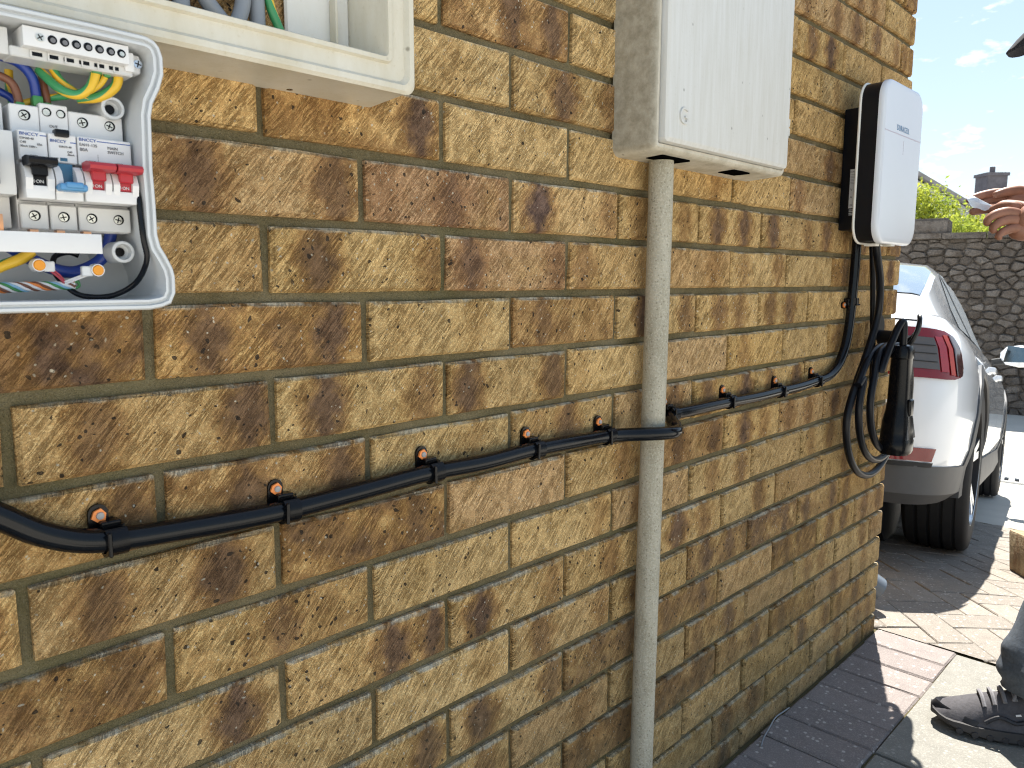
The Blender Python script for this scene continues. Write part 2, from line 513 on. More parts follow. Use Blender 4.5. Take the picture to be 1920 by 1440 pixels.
def smooth_path(pts, n=6, closed=False):
    P = [Vector(p) for p in pts]
    out = []
    N = len(P)
    for i in range(N - 1):
        a, b = P[max(i - 1, 0)], P[i]
        c, d = P[i + 1], P[min(i + 2, N - 1)]
        for k in range(n):
            s = k / n
            out.append(.5 * ((2 * b) + (c - a) * s + (2 * a - 5 * b + 4 * c - d) * s * s + (3 * b - a - 3 * c + d) * s ** 3))
    out.append(P[-1])
    return out


def add_tube(bm, pts, rad, seg=10, n=6, caps=True, uvl=None):
    path = smooth_path(pts, n) if n > 1 else [Vector(p) for p in pts]
    N = len(path)
    rf = rad if callable(rad) else (lambda s: rad)
    tg = (path[1] - path[0]).normalized()
    up = Vector((0, 0, 1)) if abs(tg.z) < .9 else Vector((0, 1, 0))
    nx = tg.cross(up).normalized()
    rings, ln = [], 0.0
    lens = []
    for i, p in enumerate(path):
        t2 = (path[min(i + 1, N - 1)] - path[max(i - 1, 0)]).normalized()
        nx = (nx - t2 * nx.dot(t2)).normalized()
        by = t2.cross(nx)
        r = rf(i / (N - 1))
        rings.append([bm.verts.new(p + (nx * math.cos(2 * math.pi * k / seg) + by * math.sin(2 * math.pi * k / seg)) * r) for k in range(seg)])
        if i: ln += (path[i] - path[i - 1]).length
        lens.append(ln / (2 * math.pi * max(rf(.5), 1e-4)))
    for i in range(N - 1):
        for k in range(seg):
            k2 = (k + 1) % seg
            f = bm.faces.new((rings[i][k], rings[i][k2], rings[i + 1][k2], rings[i + 1][k]))
            if uvl:
                for lp, (a, b) in zip(f.loops, ((k, i), (k + 1, i), (k + 1, i + 1), (k, i + 1))):
                    lp[uvl].uv = (a / seg, lens[b])
    if caps:
        bm.faces.new(rings[0][::-1]); bm.faces.new(rings[-1])


def tube(name, pts, rad, mat, parent=None, seg=10, n=6, **kw):
    bm = bmesh.new()
    uvl = bm.loops.layers.uv.new('UVMap')
    add_tube(bm, pts, rad, seg, n, True, uvl)
    return finish(name, bm, mat, parent, smooth=60, **kw)


def add_loft(bm, rings, cap=True, closed=True):
    V = [[bm.verts.new(p) for p in r] for r in rings]
    n = len(V[0])
    for a, b in zip(V, V[1:]):
        for k in range(n if closed else n - 1):
            k2 = (k + 1) % n
            bm.faces.new((a[k], a[k2], b[k2], b[k]))
    if cap:
        bm.faces.new(V[0][::-1]); bm.faces.new(V[-1])
    return V


def rrect(x0, z0, x1, z1, r, seg=6):
    """rounded rectangle outline in x,z"""
    out = []
    for cx, cz, a0 in ((x1 - r, z1 - r, 0), (x0 + r, z1 - r, 90), (x0 + r, z0 + r, 180), (x1 - r, z0 + r, 270)):
        for k in range(seg + 1):
            a = R(a0 + 90 * k / seg)
            out.append((cx + r * math.cos(a), cz + r * math.sin(a)))
    return out


def inset(poly, d):
    """inward offset of a counter-clockwise x,z polygon"""
    n = len(poly); out = []
    for i in range(n):
        p0, p1, p2 = Vector(poly[i - 1]), Vector(poly[i]), Vector(poly[(i + 1) % n])
        a = p1 - p0; b = p2 - p1
        if a.length < 1e-7: a = b
        if b.length < 1e-7: b = a
        na = Vector((-a.y, a.x)).normalized(); nb = Vector((-b.y, b.x)).normalized()
        m_ = na + nb
        if m_.length < 1e-4: m_ = na
        m_.normalize()
        k = d / max(.35, m_.dot(na))
        out.append(tuple(p1 + m_ * k))
    return out


def stack(name, layers, mat, parent=None, cap0=True, cap1=True, smooth=35, **kw):
    """layers: list of (outline x,z ; y). Rings joined in order."""
    bm = bmesh.new()
    V = [[bm.verts.new((x, y, z)) for x, z in poly] for poly, y in layers]
    n = len(V[0])
    for a, b in zip(V, V[1:]):
        for k in range(n):
            k2 = (k + 1) % n
            bm.faces.new((a[k], a[k2], b[k2], b[k]))
    if cap0: bm.faces.new(V[0])
    if cap1: bm.faces.new(V[-1][::-1])
    return finish(name, bm, mat, parent, smooth, **kw)


def add_cyl(bm, c, axis, r, h, seg=16, r2=None):
    """cylinder from c along axis for length h"""
    a = Vector(axis).normalized(); c = Vector(c)
    u = a.orthogonal().normalized(); w = a.cross(u)
    r2 = r if r2 is None else r2
    rings = [[c + a * hh + (u * math.cos(2 * math.pi * k / seg) + w * math.sin(2 * math.pi * k / seg)) * rr for k in range(seg)] for hh, rr in ((0, r), (h, r2))]
    add_loft(bm, rings)


def cyl(name, c, axis, r, h, mat, parent=None, seg=16, r2=None, **kw):
    bm = bmesh.new(); add_cyl(bm, c, axis, r, h, seg, r2)
    return finish(name, bm, mat, parent, **kw)


def text(body, loc, size, mat, parent, name='lettering', sx=1.0, rot=(R(90), 0, 0), ext=.0003, align='LEFT'):
    cu = bpy.data.curves.new(name, 'FONT')
    cu.body = body; cu.size = size; cu.extrude = ext; cu.align_x = align
    cu.materials.append(MATS[mat])
    tmp = bpy.data.objects.new(name, cu)
    me = bpy.data.meshes.new_from_object(tmp)
    bpy.data.objects.remove(tmp); bpy.data.curves.remove(cu)
    if not me.materials: me.materials.append(MATS[mat])
    o = bpy.data.objects.new(name, me)
    COL.objects.link(o)
    o.parent = parent
    o.location = loc; o.rotation_euler = rot; o.scale = (sx, 1, 1)
    return o


# ------------------------------------------------------------------ terrain
GZ, SL = -.905, .155


def ramp_(x, a, b):
    if x < a: return 0.0
    if x < b: return (x - a) ** 2 / (2 * (b - a))
    return (b - a) / 2 + (x - b)


def zg(x): return GZ - SL * ramp_(x, 1.9, 2.7) + SL * ramp_(x, 6.6, 7.6)


def dzg(x): return (zg(x + .01) - zg(x - .01)) / .02


xs = [-120, -40, -15, -6] + [-3 + .3 * i for i in range(16)] + [1.8 + .1 * i for i in range(62)] + [8.2, 9, 10, 12, 16, 25, 50, 120, 400]
ys = [-300, -100, -30, -10, -5, -3, -1.5, -.5, .5, 1.5, 3, 6, 12, 30, 100, 300]
bm = bmesh.new()
G = [[bm.verts.new((x, y, zg(x) - .012)) for y in ys] for x in xs]
for i in range(len(xs) - 1):
    for j in range(len(ys) - 1):
        bm.faces.new((G[i][j], G[i + 1][j], G[i + 1][j + 1], G[i][j + 1]))
ground = finish('ground', bm, 'ground_concrete', None, smooth=60, kind='structure')

# paved drive: joint-sand bed with every paver laid on it
bm = bmesh.new()
px0 = [1.885 + .1 * i for i in range(25)]
for a, b in zip(px0, px0[1:]):
    q = [bm.verts.new((x, y, zg(x) - .006)) for x, y in ((a, -1.2), (b, -1.2), (b, 1.3), (a, 1.3))]
    bm.faces.new(q)
q = [bm.verts.new((x, y, GZ - .006)) for x, y in ((-2.0, -.21), (1.885, -.21), (1.885, .0), (-2.0, .0))]
bm.faces.new(q)
drive = finish('driveway', bm, 'joint_sand', None, kind='structure')


def block_mesh(name, L, B, H, cham, mat, jit=.0012, seed=1):
    rr = random.Random(seed)
    j = lambda: rr.uniform(-jit, jit)
    rings = []
    for inset_, z in ((0, -H), (0, -cham), (cham, 0)):
        x, y = L / 2 - inset_, B / 2 - inset_
        rings.append([(-x + j(), -y + j(), z), (0 + j(), -y + j(), z), (x + j(), -y + j(), z), (x + j(), y + j(), z), (0 + j(), y + j(), z), (-x + j(), y + j(), z)])
    bm = bmesh.new()
    V = [[bm.verts.new(p) for p in r] for r in rings]
    for a, b in zip(V, V[1:]):
        for k in range(6): bm.faces.new((a[k], a[(k + 1) % 6], b[(k + 1) % 6], b[k]))
    bm.faces.new(V[-1])
    bmesh.ops.recalc_face_normals(bm, faces=bm.faces[:])
    me = bpy.data.meshes.new(name); bm.to_mesh(me); bm.free()
    me.materials.append(MATS[mat])
    return me


PV = [block_mesh('paver', .1955, .0958, .05, .004, 'paver_red', seed=i) for i in range(3)]
PT = [block_mesh('paver', .1925, .0930, .05, .003, 'paver_tan', seed=i) for i in range(4)]


def lay(me, x, y, ang, dz=0):
    o = link('paver', me, None, drive)
    sl = math.atan(dzg(x))
    o.matrix_world = Matrix.Translation((x, y, zg(x) + dz)) @ Matrix.Rotation(-sl, 4, 'Y') @ Matrix.Rotation(ang, 4, 'Z')
    return o


for i in range(26):                              # header course along the wall foot
    x = 1.843 - .0985 * i
    lay(PV[i % 3], x, -.106 + rng.uniform(-.002, .002), R(90) + rng.uniform(-.008, .008), rng.uniform(-.002, .002))
# herringbone on the drive
ua, ub = Vector((1, -1)) / math.sqrt(2), Vector((1, 1)) / math.sqrt(2)
a0, b0, cell = 1.466, 1.342, .0955
for i in range(-14, 32):
    for j in range(-16, 24):
        d = (i + j + 3) % 4
        if d == 0: ca, cb, ang = i + 1, j + .5, R(-45)
        elif d == 2: ca, cb, ang = i + .5, j + 1, R(45)
        else: continue
        p = ua * (a0 + ca * cell) + ub * (b0 + cb * cell)
        if p.x > 4.3 or p.y < -1.12 or p.y > .62: continue
        me = PT[(i * 7 + j) % 4]
        corners = [p.x + sx * .0963 * abs(math.cos(ang)) + sy * .0465 * abs(math.sin(ang)) for sx in (-1, 1) for sy in (-1, 1)]
        if max(corners) < 1.915: continue
        o = lay(me, p.x, p.y, ang + rng.uniform(-.01, .01), rng.uniform(-.002, .002))
        if min(corners) < 1.896:                 # cut against the header course
            inv = o.matrix_world.inverted()
            bm = bmesh.new(); bm.from_mesh(me)
            bmesh.ops.bisect_plane(bm, geom=bm.verts[:] + bm.edges[:] + bm.faces[:], plane_co=inv @ Vector((1.897, p.y, p.z if len(p) > 2 else GZ)), plane_no=inv.to_3x3() @ Vector((1, 0, 0)), clear_inner=True)
            ed = [e for e in bm.edges if e.is_boundary]
            if len(bm.faces) == 0:
                bm.free(); bpy.data.objects.remove(o); continue
            me2 = bpy.data.meshes.new('paver'); bm.to_mesh(me2); bm.free()
            me2.materials.clear(); me2.materials.append(MATS['paver_tan'])
            o.data = me2
# concrete flags in front of the header course
SLB = [block_mesh('slab', .574, .60, .05, .004, 'slab_concrete', jit=.002, seed=3 + i) for i in range(2)]
for i, x in enumerate((1.592, 1.010, .428)):
    for jy in range(2):
        o = link('slab', SLB[(i + jy) % 2], None, drive)
        o.location = (x, -.5075 - jy * .606, GZ + .002 - .001 * i)

# ------------------------------------------------------------------ brick house
house = thing('brick_house', 'house of buff sand-faced bricks with brown burnt patches and recessed mortar', 'house')
bm = bmesh.new()
add_box(bm, (-4, .035, -1.0), (1.880, 6.0, 2.45))
finish('wall_core', bm, 'mortar', house)
bm = bmesh.new()
nx_, nz_ = 132, 96
V = []
for i in range(nx_ + 1):
    col = []
    for k in range(nz_ + 1):
        x = -.75 + (1.884 + .75) * i / nx_; z = -.96 + 1.95 * k / nz_
        n = noise.noise(Vector((x * 14, 3.1, z * 14))) * .0020 + noise.noise(Vector((x * 45, 1.1, z * 45))) * .0018
        col.append(bm.verts.new((x, .0090 + n, z)))
    V.append(col)
for i in range(nx_):
    for k in range(nz_):
        bm.faces.new((V[i][k], V[i + 1][k], V[i + 1][k + 1], V[i][k + 1]))
finish('mortar', bm, 'mortar', house, smooth=80)
bm = bmesh.new()
add_box(bm, (1.84, .0125, -.96), (1.8820, .25, .99))
finish('mortar', bm, 'mortar', house)
bm = bmesh.new()
q = [(-4.1, -.05, 2.45), (1.88, -.0, 2.45), (1.88, 6.05, 2.45), (-4.1, 6.05, 2.45), (-4.1, 3, 4.2), (1.88, 3, 4.2)]
vq = [bm.verts.new(p) for p in q]
for f in ((0, 1, 5, 4), (2, 3, 4, 5), (0, 4, 3), (1, 2, 5), (3, 2, 1, 0)): bm.faces.new([vq[i] for i in f])
finish('roof', bm, 'roof_slate', house, smooth=0)


def brick_mesh(L, D, seed, H=.065):
    rr = random.Random(seed)
    rings = []
    e = .0036
    def ring(ix, iz, y, jit):
        x, z = L / 2 - ix, H / 2 - iz
        j = lambda s=1: rr.uniform(-jit, jit) * s
        c = .0022 if ix else .001
        return [(-x + c, y, -z + j()), (-x / 3, y, -z + j()), (x / 3, y, -z + j()), (x - c, y, -z + j()), (x + j(), y, -z + c), (x + j(), y, z - c),
                (x - c, y, z + j()), (x / 3, y, z + j()), (-x / 3, y, z + j()), (-x + c, y, z + j()), (-x + j(), y, z - c), (-x + j(), y, -z + c)]
    bm = bmesh.new()
    V = [[bm.verts.new(p) for p in r] for r in (ring(e, e * .8, 0, .0010), ring(0, 0, .0042, .0011), ring(0, 0, D, 0))]
    for a, b in zip(V, V[1:]):
        for k in range(12): bm.faces.new((a[k], a[(k + 1) % 12], b[(k + 1) % 12], b[k]))
    bm.faces.new(V[0])
    bmesh.ops.recalc_face_normals(bm, faces=bm.faces[:])
    me = bpy.data.meshes.new('brick'); bm.to_mesh(me); bm.free()
    me.materials.append(MATS['brick'])
    return me


BF = [brick_mesh(.2155, .03, i) for i in range(8)]
XE = 1.892
# hand-matched bricks: (row, left joint in brick pitches) -> tone, pink, burn, purple, ((pos 0..1, strength), ...)
SPEC = {
    (0, -1): (.2, .2, .95, .35, ((.5, .6),)), (0, 0): (.2, .1, .45, .15, ((.22, .85), (.82, .9))), (0, 1): (.8, 0, 0, 0, ((.2, .15), (.7, .2))),
    (0, 2): (.4, .2, .3, .6, ((.25, .6), (.75, .3))), (0, 4): (.5, 0, 0, .6, ((.33, .6), (.66, .5))), (0, 5): (.5, 0, 0, .5, ((.2, .6), (.6, .7))), (0, 6): (.5, 0, 0, 0, ()),
    (1, -.5): (.35, .25, .1, .1, ((.1, .2),)), (1, .5): (.55, 0, 0, .1, ((.24, .85), (.93, .5))), (1, 1.5): (.6, .7, .05, .7, ((.16, .75), (.92, .5))),
    (1, 2.5): (.6, .1, .15, .6, ((.12, .5), (.9, .3))), (1, 4.5): (.7, 0, 0, .4, ((.2, .35), (.85, .45))), (1, 5.5): (.9, 0, 0, 0, ()),
    (2, 0): (.75, .4, 0, .55, ((.2, .75), (.86, .65))), (2, 1): (.7, .9, .1, .7, ((.55, .65), (.1, .3))), (2, 2): (.6, .2, 0, .9, ((.2, .95), (.9, .4))),
    (2, 3): (.6, 0, 0, .3, ((.2, .4), (.8, .4))), (2, 4): (.6, 0, 0, .6, ((.25, .8), (.7, .8))), (2, 5): (.7, .1, 0, .8, ((.18, .8), (.9, .4))), (2, 6): (.6, .1, 0, .8, ((.3, .7), (.8, .4))),
    (3, -.5): (.4, .1, .05, .1, ()), (3, .5): (.5, .1, .3, .2, ((.86, .95), (.3, .45))), (3, 1.5): (.9, 0, 0, 0, ()), (3, 2.5): (.75, 0, 0, 0, ()), (3, 4.5): (.4, 0, .05, 0, ()),
    (4, 1): (.95, 0, 0, .2, ((.55, .2),)), (4, 2): (.7, .1, 0, .7, ((.42, .75), (.9, .5))), (5, 1.5): (.5, .3, .35, .45, ((.5, .8), (.85, .8))), (5, 2.5): (.8, 0, 0, 0, ()),
    (-1, -.5): (.7, .15, .1, .55, ((.27, .6), (.9, .8))), (-1, .5): (.75, 0, 0, .6, ((.25, .85), (.85, .5))), (-1, 1.5): (.6, .1, 0, .6, ((.14, .8), (.88, .7))), (-1, 2.5): (.7, 0, 0, 0, ((.1, .2),)),
    (-2, -1): (.4, .2, .15, .2, ((.9, .7),)), (-2, 0): (.4, .2, .35, .2, ((.35, .8), (.85, .8))), (-2, 1): (.8, 0, 0, .2, ((.72, .3),)), (-2, 2): (.6, .1, 0, .5, ((.5, .7), (.2, .3))),
    (-3, -.5): (.6, .25, 0, .3, ((.24, .7), (.74, .85))), (-3, .5): (.3, .1, .6, .15, ((.3, .6), (.8, .7))), (-3, 1.5): (.7, .5, 0, 0, ()), (-3, 2.5): (.6, .1, 0, .1, ((.6, .5),)),
    (-4, -1): (.4, .3, .4, .2, ((.85, .6),)), (-4, 0): (.6, 0, .25, .6, ((.5, .6),)), (-4, 1): (.9, 0, .05, .2, ()), (-4, 2): (.7, 0, 0, .1, ((.85, .35),)),
    (-5, -.5): (.8, .1, 0, .4, ((.78, .9),)), (-5, .5): (.5, .1, .1, .2, ((.62, .9), (.9, .9))), (-5, 1.5): (.6, .1, 0, .2, ((.22, .95), (.88, .4))),
    (-6, 0): (.8, .1, 0, .3, ((.3, .2),)), (-6, 1): (.8, 0, 0, .1, ((.8, .25),)), (-6, 2): (.6, .2, 0, .3, ((.25, .6), (.9, .4))),
    (-7, .5): (.5, 0, .1, .3, ((.3, .9), (.85, .8))), (-7, 1.5): (.7, .1, 0, .1, ((.22, .9), (.88, .7))),
}
for row in range(-12, 12):
    odd = row % 2
    n = -2.5 if odd else -3
    while n < 8.2:
        x0, x1 = n * .225 + .005, (n + 1) * .225 - .005
        corner = x1 > XE - .05
        if corner: x1 = XE
        L = x1 - x0
        if L < .04: break
        if corner: me = brick_mesh(L, .215 if L < .12 else .1025, 100 + row)
        else: me = BF[rng.randrange(8)]
        o = link('brick', me, None, house)
        o.location = ((x0 + x1) / 2, rng.uniform(-.0012, .0016), row * .075 + rng.uniform(-.0008, .0008))
        if not corner: o.rotation_euler = (rng.uniform(-.012, .012), rng.uniform(-.0035, .0035), rng.uniform(-.006, .006))
        if (row, n) in SPEC:
            tone, pink, burn, purp, pt = SPEC[(row, n)]
        else:
            k = rng.random()
            dark_low = -9 <= row <= -6 and 2.4 < n < 6
            tone, pink = rng.random(), rng.choice((0, 0, .1, .4))
            burn = rng.uniform(.25, .7) if (dark_low and k < .55) else (rng.uniform(.1, .3) if k < .12 else 0)
            purp = rng.choice((.1, .3, .7))
            pt = [(rng.uniform(.16, .32), rng.uniform(.4, .9)), (rng.uniform(.64, .86), rng.uniform(.4, .9))] if k < .46 else ([(rng.uniform(.1, .9), rng.uniform(.2, .7))] if k < .72 else [])
        pt = list(pt) + [(.5, 0.), (.5, 0.)]
        o['tone'], o['pink'], o['burn'], o['purp'] = float(tone), float(pink), min(1.0, float(burn) * 1.35), float(purp)
        o['pa'], o['sa'] = (pt[0][0] - .5) * L, float(pt[0][1])
        o['pb'], o['sb'] = (pt[1][0] - .5) * L, float(pt[1][1])
        n += 1
# courses beyond the frame (higher up, further left, round the corner)
bm = bmesh.new()
for row in range(-12, 32):
    n = -17 - (.5 if row % 2 else 0)
    while n < 8.4:
        x0, x1 = n * .225 + .005, min((n + 1) * .225 - .005, XE)
        if x1 - x0 > .03 and (row > 11 or x1 < -.66):
            add_box(bm, (x0, 0, row * .075 - .0325), (x1, .03, row * .075 + .0325))
        n += 1
    y = .225 if row % 2 == 0 else .1125
    while y < 3:
        add_box(bm, (XE - .02, y, row * .075 - .0325), (XE, min(y + .215, 3), row * .075 + .0325))
        y += .225
o = finish('brick_courses', bm, 'brick', house, smooth=0, kind='stuff')
for k_ in ('pink', 'burn', 'purp', 'sa', 'sb'): o[k_] = 0.0
o['tone'], o['pa'], o['pb'] = .5, 9.0, 9.0

# ------------------------------------------------------------------ open electric meter box
MY = -.068
meter = thing('electric_meter_box', 'open cream plastic meter box with no door at the top left of the wall', 'meter box')
mo = rrect(-.18, .2365, .243, .80, .012)
def mshift(poly, d): return rrect(-.18 + d, .2365 + d, .243 - d, .80 - d, max(.004, .012 - abs(d) * .22))
stack('case', [(mshift(mo, -.0015), .003), (mshift(mo, .001), MY + .010), (mshift(mo, .0), MY + .002), (mshift(mo, .003), MY - .001), (mshift(mo, .008), MY - .001), (mshift(mo, .0115), MY + .004),
               (mshift(mo, .026), MY + .005), (mshift(mo, .0275), MY + .001), (mshift(mo, .0315), MY + .001), (mshift(mo, .033), MY + .004), (mshift(mo, .0345), .002)], 'cream_plastic', meter, False, False, 40)
bm = bmesh.new()
add_box(bm, (.1375, -.006, .272), (.2085, -.001, .765), .002, 1)
finish('back_panel', bm, 'cream_inside', meter)
bm = bmesh.new()
add_box(bm, (.1850, -.018, .285), (.1875, -.006, .328), .0008, 1)
add_box(bm, (.160, -.014, .283), (.1875, -.006, .2855), .0008, 1)
finish('panel_rib', bm, 'cream_plastic', meter)
cyl('screw_hole', (.138, MY + .0605, .2362), (0, 0, -1), .003, .001, 'black_plastic', meter)
GC = 'grey cables inside the open meter box'
lab = ['short thick grey cable dropping straight down, first from the left inside the open meter box', 'grey cable slanting to the right, second from the left inside the open meter box',
       'grey cable curving to meet its slanted neighbour, third inside the open meter box', 'straight grey cable just left of the green and yellow earth cable in the meter box']
for pts, rr_, lb in ((((.031, -.022, .46), (.032, -.022, .34), (.0325, -.022, .258)), .0070, lab[0]),
                     (((.030, -.022, .46), (.0400, -.022, .340), (.0450, -.022, .313), (.053, -.022, .294), (.0645, -.022, .281), (.076, -.022, .270), (.083, -.022, .258)), .0068, lab[1]),
                     (((.092, -.024, .46), (.0885, -.024, .34), (.0868, -.024, .303), (.0825, -.024, .285), (.075, -.024, .271), (.068, -.024, .258)), .0068, lab[2]),
                     (((.1002, -.020, .46), (.1008, -.020, .34), (.1015, -.020, .258)), .0070, lab[3]),
                     (((.012, -.02, .46), (.012, -.02, .34), (.010, -.022, .25)), .0080, 'grey cable half hidden above the grey switch box in the open meter box')):
    tag(tube('grey_cable', pts, rr_, 'wire_gray', None, 12), lb, 'cable', GC)
tag(tube('earth_cable', ((.1120, -.021, .46), (.1110, -.021, .33), (.1135, -.021, .304), (.1205, -.021, .287), (.1285, -.021, .271), (.135, -.021, .258)), .0042, 'earth_wire', None, 12),
    'green and yellow striped earth cable hanging in the open meter box', 'cable')

# ------------------------------------------------------------------ grey consumer unit with its lid off
unit = thing('consumer_unit', 'open grey consumer unit with breakers and wires at the left edge', 'consumer unit')  # breakers, terminals and wires inside placed from image pixels at assumed depths
UY = -.090
half = [(-0.0258, 0.2318), (-0.0225, 0.2314), (-0.0177, 0.2295), (-0.0144, 0.226), (-0.0122, 0.219), (-0.0123, 0.2068), (-0.0159, 0.1959), (-0.0213, 0.1848), (-0.0233, 0.175), (-0.0235, 0.1632), (-0.0244, 0.1373), (-0.024, 0.1245), (-0.0237, 0.1097), (-0.0238, 0.0892), (-0.022, 0.0805), (-0.0177, 0.0727), (-0.0138, 0.0642), (-0.0125, 0.0574), (-0.0128, 0.0455), (-0.0165, 0.0374), (-0.0235, 0.0347), (-0.0323, 0.0333), (-0.0487, 0.0333)]  # rim outline from image pixels, carried along the camera's sight lines to rim depth
XC = -.142
uo = [(XC * 2 - x, z) for x, z in half][::-1]                    # left side, upwards
uo = [(x, z) for x, z in uo]
outline = half[::-1] + [(-.058, .2325)] + [(2 * XC + .058, .2325)] + [(2 * XC - x, z) for x, z in half]   # ccw seen from -y: right side up, across the top, down the left
def ui(d): return inset(outline, d)
stack('enclosure', [(ui(.002), .0), (ui(.0018), -.05), (ui(.0012), UY + .012), (ui(.0), UY + .010), (ui(-.0004), UY + .002), (ui(.0008), UY), (ui(.0028), UY), (ui(.0034), UY + .003), (ui(.0048), UY + .003), (ui(.0054), UY + .0004),
                    (ui(.0072), UY + .0004), (ui(.0078), UY + .006), (ui(.0066), -.008)], 'unit_plastic', unit, True, True, 40)
def U(name, lo, hi, mat, parent=unit, bev=.0008, **kw): return box(name, lo, hi, mat, parent, bev, 2, **kw)
# fixing pillars
for px_u, pz_u in ((-.0415, .182), (-.041, .0765), (2 * XC + .041, .0765), (2 * XC + .0415, .182)):
    rr_ = rrect(px_u - .0082, pz_u - .0082, px_u + .0082, pz_u + .0082, .0081, 5)
    ii_ = inset(rr_, .0022); jj_ = inset(rr_, .0046); kk_ = inset(rr_, .0048)
    o = stack('fixing_pillar', [(rr_, -.008), (rr_, -.0655), (inset(rr_, .0005), -.066), (ii_, -.066), (inset(rr_, .0026), -.060), (jj_, -.058), (kk_, -.05)], 'unit_plastic', unit, False, True)
    cyl('screw_hole', (px_u, -.0585, pz_u), (0, -1, 0), .0032, .0006, 'black_plastic', o, 12)
for sx in (1, -1):
    cx_ = -.0262 if sx > 0 else 2 * XC + .0262
    bm = bmesh.new()
    add_box(bm, (min(cx_, cx_ - sx * .02) , -.074, .2075), (max(cx_ + .004 * sx, cx_ - sx * .02), -.060, .2215), .003, 3)
    finish('lug', bm, 'breaker_white', unit)


def screw(x, y, z, r, parent, mat='screw_metal'):
    bm = bmesh.new()
    add_cyl(bm, (x, y + .0012, z), (0, -1, 0), r, .0012, 14)
    s_ = finish('screw', bm, mat, parent)
    a_ = rng.uniform(0, 1.5)
    bm = bmesh.new()
    for k in range(2):
        c_, n_ = math.cos(a_ + k * math.pi / 2), math.sin(a_ + k * math.pi / 2)
        q = []
        for sx, sz in ((-1, -1), (1, -1), (1, 1), (-1, 1)):
            u_, v_ = sx * r * .72, sz * r * .14
            q.append((u_ * c_ - v_ * n_, u_ * n_ + v_ * c_))
        lo_ = [bm.verts.new((x + p[0], y - .0003 - k * .0001, z + p[1])) for p in q]
        bm.faces.new(lo_[::-1])
    finish('slot', bm, 'print_gray', s_, flip=False, smooth=0) if False else bm.free()
    bm = bmesh.new()
    for k in range(2):
        c_, n_ = math.cos(a_ + k * math.pi / 2), math.sin(a_ + k * math.pi / 2)
        pts = [(x + u_ * r * .75 * c_, y - .00015, z + u_ * r * .75 * n_) for u_ in (-1, 1)]
        add_tube(bm, pts, r * .13, 4, 1)
    # cross recess drawn as two dark bars let into the head (kept as part of the screw)
    me = bpy.data.meshes.new('recess'); bm.to_mesh(me); bm.free()
    link('recess', me, 'black_plastic', parent)
    return s_


def hole(x, y, z, r, parent, ring='breaker_gray'):
    """screw tunnel: dark well with a screw at the bottom"""
    bm = bmesh.new()
    add_cyl(bm, (x, y, z), (0, -1, 0), r, .0004, 16)
    finish('terminal_hole', bm, 'black_plastic', parent)


# terminal bar across the top
tb = U('terminal_bar', (-.1015, -.085, .2105), (-.0345, -.058, .2235), 'breaker_white')
bm = bmesh.new()
add_box(bm, (-.108, -.078, .204), (-.030, -.056, .2108), .0008, 1)
for k in range(6):
    add_box(bm, (-.0965 + k * .0105, -.0795, .2045), (-.0955 + k * .0105, -.0779, .2095), 0)
finish('terminal_carrier', bm, 'breaker_gray', unit)
for k in range(6):
    U('wire_slot', (-.0955 + k * .0098, -.0784, .2063), (-.0890 + k * .0098, -.0779, .2088), 'black_plastic', tb, 0)
U('terminal_carrier', (-.128, -.076, .2045), (-.108, -.058, .222), 'breaker_gray')
U('terminal_tab', (-.036, -.080, .207), (-.0295, -.066, .2205), 'breaker_white')
for k, (sx_, sz_) in enumerate([(-.0914, .2172), (-.0840, .2172), (-.0766, .2172), (-.0692, .2172), (-.0618, .2172), (-.0544, .2172), (-.0470, .2172), (-.0398, .2172)]):
    if k == 0: screw(sx_, -.0856, sz_, .0027, tb)
    else:
        hole(sx_, -.085, sz_, .0029, tb)
        cyl('screw', (sx_ + .0003, -.0853, sz_ - .0003), (0, -1, 0), .0017, .0003, 'print_gray' if k < 7 else 'screw_metal', tb, 10)
screw(-.0250, -.0752, .2146, .0031, unit, 'zinc')

